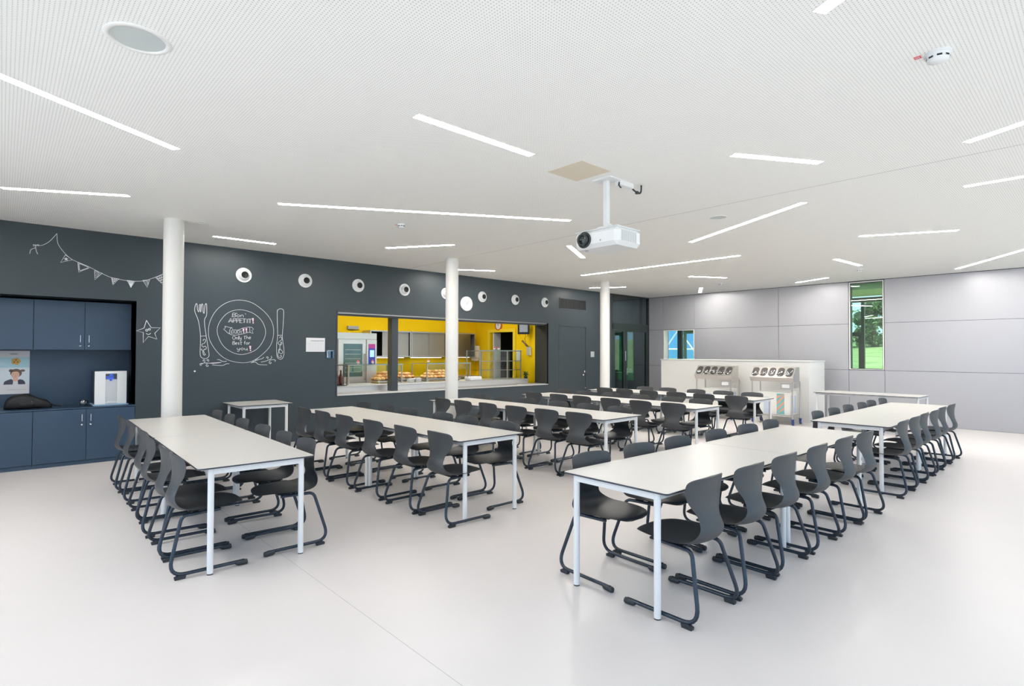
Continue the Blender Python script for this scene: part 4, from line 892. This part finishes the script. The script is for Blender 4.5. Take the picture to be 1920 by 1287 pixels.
def carton(lab, y, x=12.62):
    t_ = thing('storage_carton', lab, 'box', (x, y, .196)); wy = .34
    MB().box(-.22, .16, -wy, wy, 0, .50, bev=.003).build('carton', 'white', t_)
    m1 = MB(); xx = -.2225
    for k, (a, b, mm) in enumerate(((-.22, -.06, 0), )):
        m1.box(xx, xx + .002, a, b, .02, .46, 0)
        for j in range(5):
            z_ = -.06 + j * .135; pts = [(xx - .001, max(a, min(b, b - .0)), z_)]
            q = [(b, z_), (b, z_ + .06), (a, z_ + .24), (a, z_ + .18)]; q = [(u_, min(.46, max(.02, v_))) for u_, v_ in q]
            if abs(q[0][1] - q[1][1]) + abs(q[2][1] - q[3][1]) > .01: m1.prism([(xx - .001, u_, v_) for u_, v_ in q], (.001, 0, 0), 1)
    m1.box(xx, xx + .002, .10, .22, .02, .38, 2); m1.box(-.18, -.05, -wy - .0025, -wy - .0005, .04, .42, 2); m1.box(0, .10, -wy - .0025, -wy - .0005, .04, .42, 2)
    m1.build('printed_stripes', ['teal', 'coral', 'lilac'], t_); return t_
carton('white box with teal and coral stripes on the shelf of the right cutlery trolley', 5.02); carton('white box with striped print on the shelf of the left cutlery trolley', 6.36)

# ================================================================== KITCHEN BEHIND THE HATCH
sc_ = thing('serving_counter', 'stainless serving counter with tray slide in the hatch', 'counter', (HX0, YW, 0)); Lc = 9.74 - HX0
m1 = MB(); m1.box(.0, HX1 - HX0 - .01, -.02, .46, HZ0 - .02, HZ0, bev=.003); m1.build('tray_slide', 'steelc', sc_)
for k in range(4):
    m1 = MB(); m1.box(.02, HX1 - HX0 - .02, .06 + k * .10, .075 + k * .10, HZ0, HZ0 + .012, bev=.003); m1.build('slide_rail', 'steelw', sc_)
m1 = MB(); m1.box(.0, Lc, .47, .49, .10, .87); m1.box(0, Lc, .49, 1.20, .10, .86); m1.build('counter_body', 'steelc', sc_)
m1 = MB(); m1.box(.0, Lc, .455, 1.22, .862, .88, bev=.003); m1.build('countertop', 'steelc', sc_)
def guard(lab, x0, x1, y0, y1, zt, zb=.881, top=True, shelves=(), posts=None, glass_front=False):
    t_ = thing('display_case', lab, 'display case', (x0, y0, zb), 0, 'glass display cases on the serving counter'); wd_, dp = x1 - x0, y1 - y0; h = zt - zb
    for px_ in (posts or (0.0, wd_)):
        for yy in (0, dp):
            MB().box(px_ - .0125, px_ + .0125, yy - .0125, yy + .0125, 0, h, bev=.002).build('post', 'steel', t_)
    MB().box(-.03, wd_ + .03, -.03, dp + .02, h, h + .008).build('top_glass', 'glass', t_)
    m1 = MB(); m1.box(-.03, wd_ + .03, -.032, -.030, h - .001, h + .009); m1.build('glass_edge', 'gedge', t_)
    for z_ in shelves:
        m1 = MB(); m1.box(.01, wd_ - .01, .01, dp - .01, z_ - .004, z_ + .004); s1 = m1.build('glass_shelf', 'glass', t_); MB().box(0, wd_, -.004, .006, z_ - .008, z_ + .008).build('shelf_rail', 'steel', s1)
    if glass_front: MB().box(.013, wd_ - .013, -.004, .004, .01, h - .01).build('front_glass', 'glass', t_)
    else: MB().box(.013, wd_ - .013, -.006, 0, h - .14, h - .004).build('sneeze_guard', 'glass', t_)
    m1 = MB(); m1.box(-.01, wd_ + .01, -.012, .012, h - .018, h - .002); m1.box(-.01, wd_ + .01, dp - .012, dp + .012, h - .018, h - .002); m1.build('top_rail', 'steel', t_)
guard('low glass display case in the left part of the hatch', 5.05, 6.26, 10.25, 10.85, 1.28)
guard('low glass display case left of the middle column', 6.90, 8.10, 10.25, 10.85, 1.285)
guard('tall glass display cabinet with two shelves at the right of the hatch', 8.36, 9.70, 10.2, 10.7, 1.58, shelves=(.22, .44), posts=(0, .45, .88, 1.34), glass_front=True)
mbn = None; bi = 0
def trayrow(lab, x0, x1, y0, y1, z):
    o = MB().box(x0, x1, y0, y1, z, z + .02, bev=.004).build('serving_tray', 'tray'); tag(o, lab, 'tray'); return z + .02
bunm = [MB().sphere((0, 0, .038), .055, 12, 7, 0, (1, 1, .70)).build('bread_bun', 'bun'), MB().sphere((0, 0, .036), .053, 12, 7, 0, (1.15, .9, .68)).build('bread_bun', 'bread')]
used = [False, False]
def buns(x0, x1, y0, y1, z, nx, ny, layers, lab, kind=0):
    for L0 in range(layers):
        for i in range(nx - L0):
            for j in range(max(1, ny - L0)):
                k = kind if isinstance(kind, int) else kind[(i + j + L0) % len(kind)]
                o = bunm[k] if not used[k] else bunm[k].copy()
                if used[k]: COL.objects.link(o)
                used[k] = True
                o.location = (x0 + (i + .5 + L0 * .5) * (x1 - x0) / nx, y0 + (j + .5 + L0 * .5) * (y1 - y0) / ny, z + L0 * .058 + rnd.uniform(-.003, .003)); o.rotation_euler.z = rnd.uniform(0, 3)
                tag(o, lab, 'bread', 'bread rolls on the serving counter')
z_ = trayrow('steel tray of rolls in the left display case', 5.92, 6.72, 10.78, 11.12, .90) if False else None
def stand(lab, x0, x1, y0, y1, z0, z1):
    t_ = thing('food_stand', lab, 'stand', ((x0 + x1) / 2, (y0 + y1) / 2, z0)); hx, hy = (x1 - x0) / 2, (y1 - y0) / 2
    MB().box(-hx, hx, -hy, hy, z1 - z0 - .02, z1 - z0, bev=.004).build('stand_top', 'tray', t_)
    for sx in (-1, 1): MB().box(sx * (hx - .05) - .01, sx * (hx - .05) + .01, -hy + .02, hy - .02, 0, z1 - z0 - .02).build('leg', 'steel', t_)
stand('low steel stand carrying rolls in the left display case', 5.72, 6.22, 10.30, 10.66, .881, .935); buns(5.74, 6.20, 10.32, 10.64, .936, 5, 3, 3, 'round bread rolls heaped in the left glass display case', [0, 0, 1])
stand('low steel stand carrying rolls behind the plates', 6.42, 6.80, 10.50, 10.86, .881, .955); buns(6.44, 6.78, 10.52, 10.84, .956, 4, 3, 2, 'round bread rolls behind the stacked plates', [0, 1])
stand('low steel stand carrying rolls in the middle display case', 6.93, 7.88, 10.30, 10.66, .881, .945); buns(6.95, 7.86, 10.32, 10.64, .946, 9, 3, 3, 'round bread rolls heaped in the middle glass display case', [0, 0, 0, 1])
pl = None
for s0, (x, y) in enumerate(((6.50, 10.28), (6.68, 10.28))):
    for k in range(6):
        if pl is None: pl = MB().lathe([(0, 0), (.05, .0), (.085, .012), (.084, .015), (.05, .004), (0, .004)], 24).build('plate', 'porcelain'); o = pl
        else: o = pl.copy(); COL.objects.link(o)
        o.location = (x, y, .881 + k * .013); tag(o, 'white plate in the %s stack on the serving counter' % ('left', 'right')[s0], 'plate', 'white plates stacked in the hatch')
def flowerpot(x, y, z, lab):
    t_ = thing('flower_pot', lab, 'plant', (x, y, z), 0, 'small flower pots on the display cases')
    MB().lathe([(0, 0), (.022, 0), (.032, .05), (.028, .05), (0, .045)], 16).build('pot', 'pot', t_)
    m1 = MB()
    for k in range(6): m1.sphere((.016 * cos(k * 1.05), .016 * sin(k * 1.05), .062 + .006 * (k % 2)), .013, 8, 5)
    m1.sphere((0, 0, .07), .014, 8, 5); m1.build('blossoms', 'flower', t_)
flowerpot(5.33, 10.4, 1.289, 'left flower pot on top of the left display case'); flowerpot(5.66, 10.4, 1.289, 'right flower pot on top of the left display case'); flowerpot(7.04, 10.4, 1.294, 'flower pot on top of the middle display case')
flowerpot(9.0, 10.4, 1.589, 'left flower pot on top of the tall display cabinet'); flowerpot(9.13, 10.4, 1.589, 'right flower pot on top of the tall display cabinet')
o = MB().box(-.17, .17, -.13, .13, 0, .09, bev=.02).build('food_container', 'plastic', None, (8.35 - .23, 10.15, .881)); tag(o, 'white food container on the counter right of the middle column', 'container')
# bottle rack at the left end
br = thing('bottle_rack', 'dark rack with bottles at the left end of the hatch', 'rack', (4.72, 10.12, .881))
m1 = MB()
for x in (0, .23): m1.box(x - .006, x + .006, -.006, .006, 0, .40); m1.box(x - .006, x + .006, .14, .152, 0, .40)
m1.box(0, .23, -.006, .152, .39, .402); m1.box(0, .23, -.006, .152, 0, .012); m1.build('rack_frame', 'grill', br)
for k, x in enumerate((.06, .14)):
    o = MB().lathe([(0, .013), (.034, .013), (.036, .05), (.036, .17), (.014, .24), (.014, .30), (0, .30)], 18).build('sauce_bottle', 'brownw', None, (4.72 + x, 10.19, .881)); tag(o, '%s dark red bottle in the rack at the left end of the hatch' % ('left', 'right')[k], 'bottle', 'bottles in the rack')
# combi oven
ov = thing('combi_oven', 'tall stainless combi oven with glass door behind the counter', 'oven', (5.46, 11.6, .0))
MB().box(-.30, .95, .03, .75, .55, 1.97, bev=.004).build('oven_body', 'steel', ov); MB().box(-.02, .95, .0, .03, 1.83, 1.97).build('oven_hood', 'steelw', ov)
MB().box(-.25, .90, .08, .7, 0, .55).build('oven_stand', 'steel', ov)
dr = MB().box(.0, .67, -.02, .028, .60, 1.82, bev=.004).build('oven_door', 'steelw', ov)
MB().box(.12, .58, -.024, -.0205, .98, 1.72).build('door_glass', 'ovenglass', dr)
m1 = MB()
for k in range(6): m1.box(.16, .54, -.026, -.0245, 1.08 + k * .10, 1.09 + k * .10)
m1.build('rack_lines', 'steel', dr); m1 = MB(); m1.cyl((.64, -.06, .9), (.64, -.06, 1.5), .012, 10); m1.cyl((.64, -.02, .92), (.64, -.06, .92), .008, 8); m1.cyl((.64, -.02, 1.48), (.64, -.06, 1.48), .008, 8); m1.build('door_handle', 'steel', dr)
cp = MB().box(.69, .95, -.01, .03, .60, 1.82, bev=.003).build('control_column', 'steelw', ov)
m1 = MB(); m1.box(.735, .905, -.014, -.0105, 1.25, 1.62, 0); m1.box(.735, .905, -.014, -.0105, 1.62, 1.72, 1); m1.build('control_panel', ['ovenpanel', 'ovenpink'], cp); MB().box(.77, .88, -.017, -.0145, 1.42, 1.58).build('touch_screen', 'screen', cp)
# wall cabinets with sliding steel doors
def wcab(lab, x0, x1, op, z0=1.41, z1=2.06):
    t_ = thing('steel_wall_cabinet', lab, 'cabinet', (x0, 12.0, z0)); wd_, h = x1 - x0, z1 - z0
    m1 = MB(); m1.box(0, wd_, 0, .385, h - .03, h); m1.box(0, wd_, 0, .385, 0, .03); m1.box(0, .03, 0, .385, .03, h - .03); m1.box(wd_ - .03, wd_, 0, .385, .03, h - .03); m1.box(.03, wd_ - .03, .36, .385, .03, h - .03, 1); m1.build('cabinet_body', ['steelw', 'black'], t_)
    for a, b, yy in op: MB().box(a, b, yy, yy + .015, .03, h - .03).build('sliding_door', 'steel', t_)
    return t_
wcab('stainless wall cabinet beside the oven, its left side standing open', 6.46, 7.60, [(.34, .85, .03), (.62, 1.09, .05)])
wcab('stainless wall cabinet in the middle of the yellow kitchen wall', 7.61, 8.74, [(.03, .60, .05), (.55, 1.04, .03)])
wcab('stainless wall cabinet at the right end of the yellow kitchen wall', 8.75, 9.67, [(.03, .45, .05), (.36, .78, .03)])
for k, (x, z) in enumerate(((6.60, 1.60), (6.68, 1.76), (6.62, 1.46), (9.59, 1.46), (9.60, 1.62))):
    o = MB().lathe([(0, 0), (.035, 0), (.06, .06), (.056, .06), (0, .01)], 18).build('bowl', 'porcelain', None, (x, 12.2, z)); tag(o, 'white bowl inside the open end of a steel wall cabinet', 'bowl', 'bowls in the steel cabinets')
o = MB().box(-.14, .14, 0, .06, -.04, .04, bev=.003).build('wall_socket_box', 'greyfloor', None, (6.2, KY1 - .06, 2.12)); tag(o, 'small grey box on the yellow wall above the oven', 'wall box')
for k, (a, b) in enumerate(((6.55, 7.5), (7.7, 8.65), (8.8, 9.6))):  # invented fill lights that brighten the yellow wall below the cabinets
    t_ = thing('under_cabinet_fill', 'added fill light below the %s steel wall cabinet' % ('left', 'middle', 'right')[k], 'fill light', (a, 12.16, 1.395), 0, 'added fill lights under the steel cabinets'); MB().box(0, b - a, 0, .06, 0, .014).build('lamp_housing', 'plastic', t_); MB().box(.01, b - a - .01, .005, .055, -.004, -.0005).build('diffuser', 'fillglow', t_)
# back worktop
bw = thing('kitchen_worktop', 'steel worktop along the yellow kitchen back wall', 'worktop', (6.5, 11.75, 0)); MB().box(0, 3.1, 0, .62, .86, .90, bev=.004).build('countertop', 'steelw', bw); MB().box(.02, 3.08, .03, .6, .05, .86).build('cupboard', 'steel', bw)
# towel dispenser, clock, monitor, phone
td = thing('towel_dispenser', 'white paper towel dispenser on the kitchen wall behind the tall cabinet', 'dispenser', (9.93, 12.26, 1.36)); MB().box(-.19, .05, -.10, .13, 0, .36, bev=.03).build('dispenser_body', 'plastic', td); MB().box(-.15, .02, -.06, .05, -.06, 0).build('paper_towel', 'paper', td)
rc = thing('wall_clock', 'round wall clock with red rim on the yellow side wall', 'clock', (KX1, 11.38, 2.27)); MB().lathe([(.105, -.03), (.135, -.035), (.14, 0)], 32, 0, 'x').build('clock_rim', 'redring', rc); MB().lathe([(0, -.022), (.108, -.022)], 32, 0, 'x').build('clock_face', 'paper', rc)
m1 = MB(); m1.cyl((-.026, 0, -.01), (-.026, .04, .05), .004, 6); m1.cyl((-.027, 0, 0), (-.027, -.03, .07), .003, 6); m1.build('clock_hand', 'grill', rc)
mo = thing('monitor', 'order monitor hanging at the right of the hatch', 'monitor', (9.80, 10.2, 2.3), radians(-42))
MB().box(-.15, .15, -.02, .02, -.30, .0, bev=.006).build('screen_housing', 'grill', mo); MB().box(-.105, .105, -.023, -.0205, -.245, -.05).build('screen', 'monscreen', mo)
m1 = MB(); m1.box(-.02, .02, .02, .10, -.20, -.05); m1.cyl((0, .08, -.05), (0, .08, .69), .012, 10); m1.box(-.11, -.10, -.01, .01, -.34, -.3); m1.box(.10, .11, -.01, .01, -.34, -.3); m1.build('monitor_bracket', 'grill', mo)
m1 = MB(); m1.tube(cr([(.05, .02, -.3), (.06, .03, -.36), (.03, .03, -.42), (.06, .03, -.5)], 4), .005); m1.build('cable', 'grill', mo)
ph = thing('wall_telephone', 'wall telephone with a dark handset on the yellow side wall', 'telephone', (KX1, 10.17, 1.62)); MB().box(-.06, 0, -.07, .07, -.16, .06, bev=.006).build('phone_base', 'alu', ph); m1 = MB(); m1.tube([(-.08, .20, .22), (-.08, .12, .16), (-.08, .03, .08)], [.022, .018, .024], 10); m1.build('handset', 'brownw', ph)
nb = thing('notice_sheet', 'paper notice on the yellow side wall near the telephone', 'notice', (KX1 - .001, 10.62 - .0, 1.45)); MB().box(-.002, 0, -.10, .06, -.15, .15).build('sheet', 'paper', nb)
kp = thing('potted_plant', 'small dark potted plant on the right end of the serving counter', 'plant', (9.80 - .09, 10.02, .881)); MB().lathe([(0, 0), (.04, 0), (.05, .06), (0, .055)], 16).build('pot', 'grill', kp)
m1 = MB()
for k in range(12): a = k * .9; m1.tube([(0, 0, .05), (.05 * cos(a), .05 * sin(a), .10 + .03 * (k % 3)), (.10 * cos(a), .10 * sin(a), .08 + .05 * (k % 3))], [.004, .012, .003], 6)
m1.build('leaves', 'plantg', kp)

# ================================================================== OUTSIDE
gz = lambda x: -.13 if x < 18 else -.13 + (min(x, 60) - 18) * .08
m1 = MB(); xs = [XW + .30, 18, 22, 26, 30, 36, 42, 48, 60, 90]; m1.grid([[(x, y, gz(x)) for y in (-40, -10, 10, 30, 60, 80)] for x in xs], sm=False); m1.grid([[(x, y, -.5) for y in (-40, 80)] for x in (XW + .30, 90)][::-1], sm=False); o = m1.build('lawn', 'grass'); tag(o, 'green lawn outside the windows', 'lawn', None, 'stuff')
m1 = MB(); m1.box(-30, XW + .2, -60, Y0 - .35, -.30, -.12); m1.box(-30, X0 - .25, Y0 - .35, 14, -.30, -.12); o = m1.build('terrace', 'floor'); tag(o, 'pale terrace outside the glazed front', 'terrace'); o['kind'] = 'structure'
def tree(x, y, h, r, mt, lab, low=.25, seed=1):
    rr = random.Random(seed); t_ = thing('tree', lab, 'tree', (x, y, gz(x) + .01), 0, 'trees outside the windows')
    MB().tube([(0, 0, 0), (.05, .05, h * .4), (0, 0, h * .7)], [.22, .16, .08], 10).build('trunk', 'bark', t_)
    m1 = MB()
    cl = []
    for k in range(30):
        a = rr.uniform(0, 2 * pi); q = r * math.sqrt(rr.random()) * .8; zz = h * rr.uniform(low, .9); s_ = r * rr.uniform(.2, .34); zz = max(zz, s_ + .02)
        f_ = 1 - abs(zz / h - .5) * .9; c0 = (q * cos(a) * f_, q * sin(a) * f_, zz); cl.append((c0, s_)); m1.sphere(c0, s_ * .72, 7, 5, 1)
    lf = .22 if h > 6 else .13
    for (cx, cy3, cz), s_ in cl:
        for k in range(110 if h > 6 else 70):
            d = Vector((rr.gauss(0, 1), rr.gauss(0, 1), rr.gauss(0, 1))).normalized(); p = Vector((cx, cy3, cz)) + d * s_ * rr.uniform(.75, 1.15)
            if p.z < .02: continue
            u_ = d.cross(Vector((rr.gauss(0, 1), rr.gauss(0, 1), rr.gauss(0, 1)))).normalized() * lf * rr.uniform(.5, 1); v_ = (d * rr.uniform(-.6, .6) + u_.cross(d)).normalized() * lf * rr.uniform(.4, .8)
            m1.add([p - u_, p + v_ * .6, p + u_, p - v_ * .6], [(0, 1, 2, 3)])
    m1.build('crown', [mt, 'leafd'], t_)
k = 0
for (x, y, h, r, mt, lab) in ((50, 9.0, 14, 4.0, 'leaf1', 'tall green tree in the middle of the tall window'), (49, 17.5, 14, 4.0, 'leaf1', 'tall green tree seen at the left of the tall window'), (62, 13.0, 17, 5, 'leaf1', 'tallest green tree farther back behind the others'),
    (44.5, 11.2, 3.2, 1.6, 'leaf2', 'low pale green bush on the slope, right in the tall window'), (44.5, 14.6, 3.0, 1.5, 'leaf2', 'low pale bush on the slope, left in the tall window'), (60, 20.5, 15, 4.2, 'leaf1', 'green tree filling the gap behind the left trees'), (56, 7.2, 15, 4, 'leaf1', 'green tree behind the right trees'), (50, 0, 14, 4, 'leaf1', 'tall tree standing right of the others'), (46, 33, 12, 4.2, 'leaf1', 'tree outside the corridor window'), (50, 43, 12, 4.2, 'leaf1', 'tree beyond the corridor window'), (60, 40, 15, 5, 'leaf1', 'farthest tree beyond the corridor window')):
    k += 1; tree(x, y, h, r, mt, lab, .0 if mt == 'leaf2' else .12, k)
# vestibule screen outside the tall window
vs = thing('glazed_screen', 'dark framed glazed screen outside the tall window', 'glazing', (16.4, 4.4, -.12))
m1 = MB(); m1.box(-.04, .04, -2.2, 3.2, 2.98, 3.10); m1.box(-.04, .04, -.06, .01, 0, 3.05); m1.box(-.04, .04, .01, 1.2, 2.10, 2.20); m1.box(-.04, .04, .01, .07, 0, 2.10); m1.box(-.04, .04, 1.12, 1.2, 0, 2.10); m1.build('screen_frame', 'dframe', vs)
MB().box(-.005, .005, .07, 1.12, .05, 2.10).build('door_glass', 'glass', vs)
m1 = MB(); m1.cyl((-.06, .09, 1.0), (-.06, .09, 1.25), .01, 8); m1.build('door_handle', 'chrome', vs)
o = MB().box(XW + .29, 16.5, -.5, 8.0, 3.02, 3.2).build('canopy', 'soffit'); tag(o, 'pale green canopy soffit outside the tall window', 'canopy')
wb = thing('white_sign_post', 'white post standing outside behind the tall window', 'post', (19.5, 5.95, gz(19.5) + .01)); MB().box(-.05, .05, -.12, .12, 0, 1.3, bev=.01).build('post', 'white', wb)
# building with scaffold outside the small window
bd = thing('blue_building', 'blue clad building seen through the small window', 'building', (34, 21.5, gz(34) - .6)); MB().box(0, 6, -4.4, 1.6, 0, 9).build('wall', 'bluewall', bd)
m1 = MB(); [m1.box(-.06, 0, -4.2 + k * 1.45, -4.2 + k * 1.45 + 1.1, 1 + j * 2.6, 2.6 + j * 2.6) for k in range(4) for j in (1, 2)]; m1.build('windows', 'dglass', bd)
sf = thing('scaffold', 'white scaffold in front of the blue building', 'scaffold', (33, 21.5, gz(33) + .01)); m1 = MB()
for k in range(5): m1.cyl((0, -5 + k * 1.5, 0), (0, -5 + k * 1.5, 6), .05, 8)
for j in range(3): m1.cyl((0, -5, .7 + j * 1.3), (0, 1, .7 + j * 1.3), .05, 8)
for k in range(4): m1.cyl((0, -5 + k * 1.5, .1 if k % 2 else 2.0), (0, -3.5 + k * 1.5, 2.0 if k % 2 else .1), .045, 8)
m1.build('scaffold_tubes', 'white', sf)
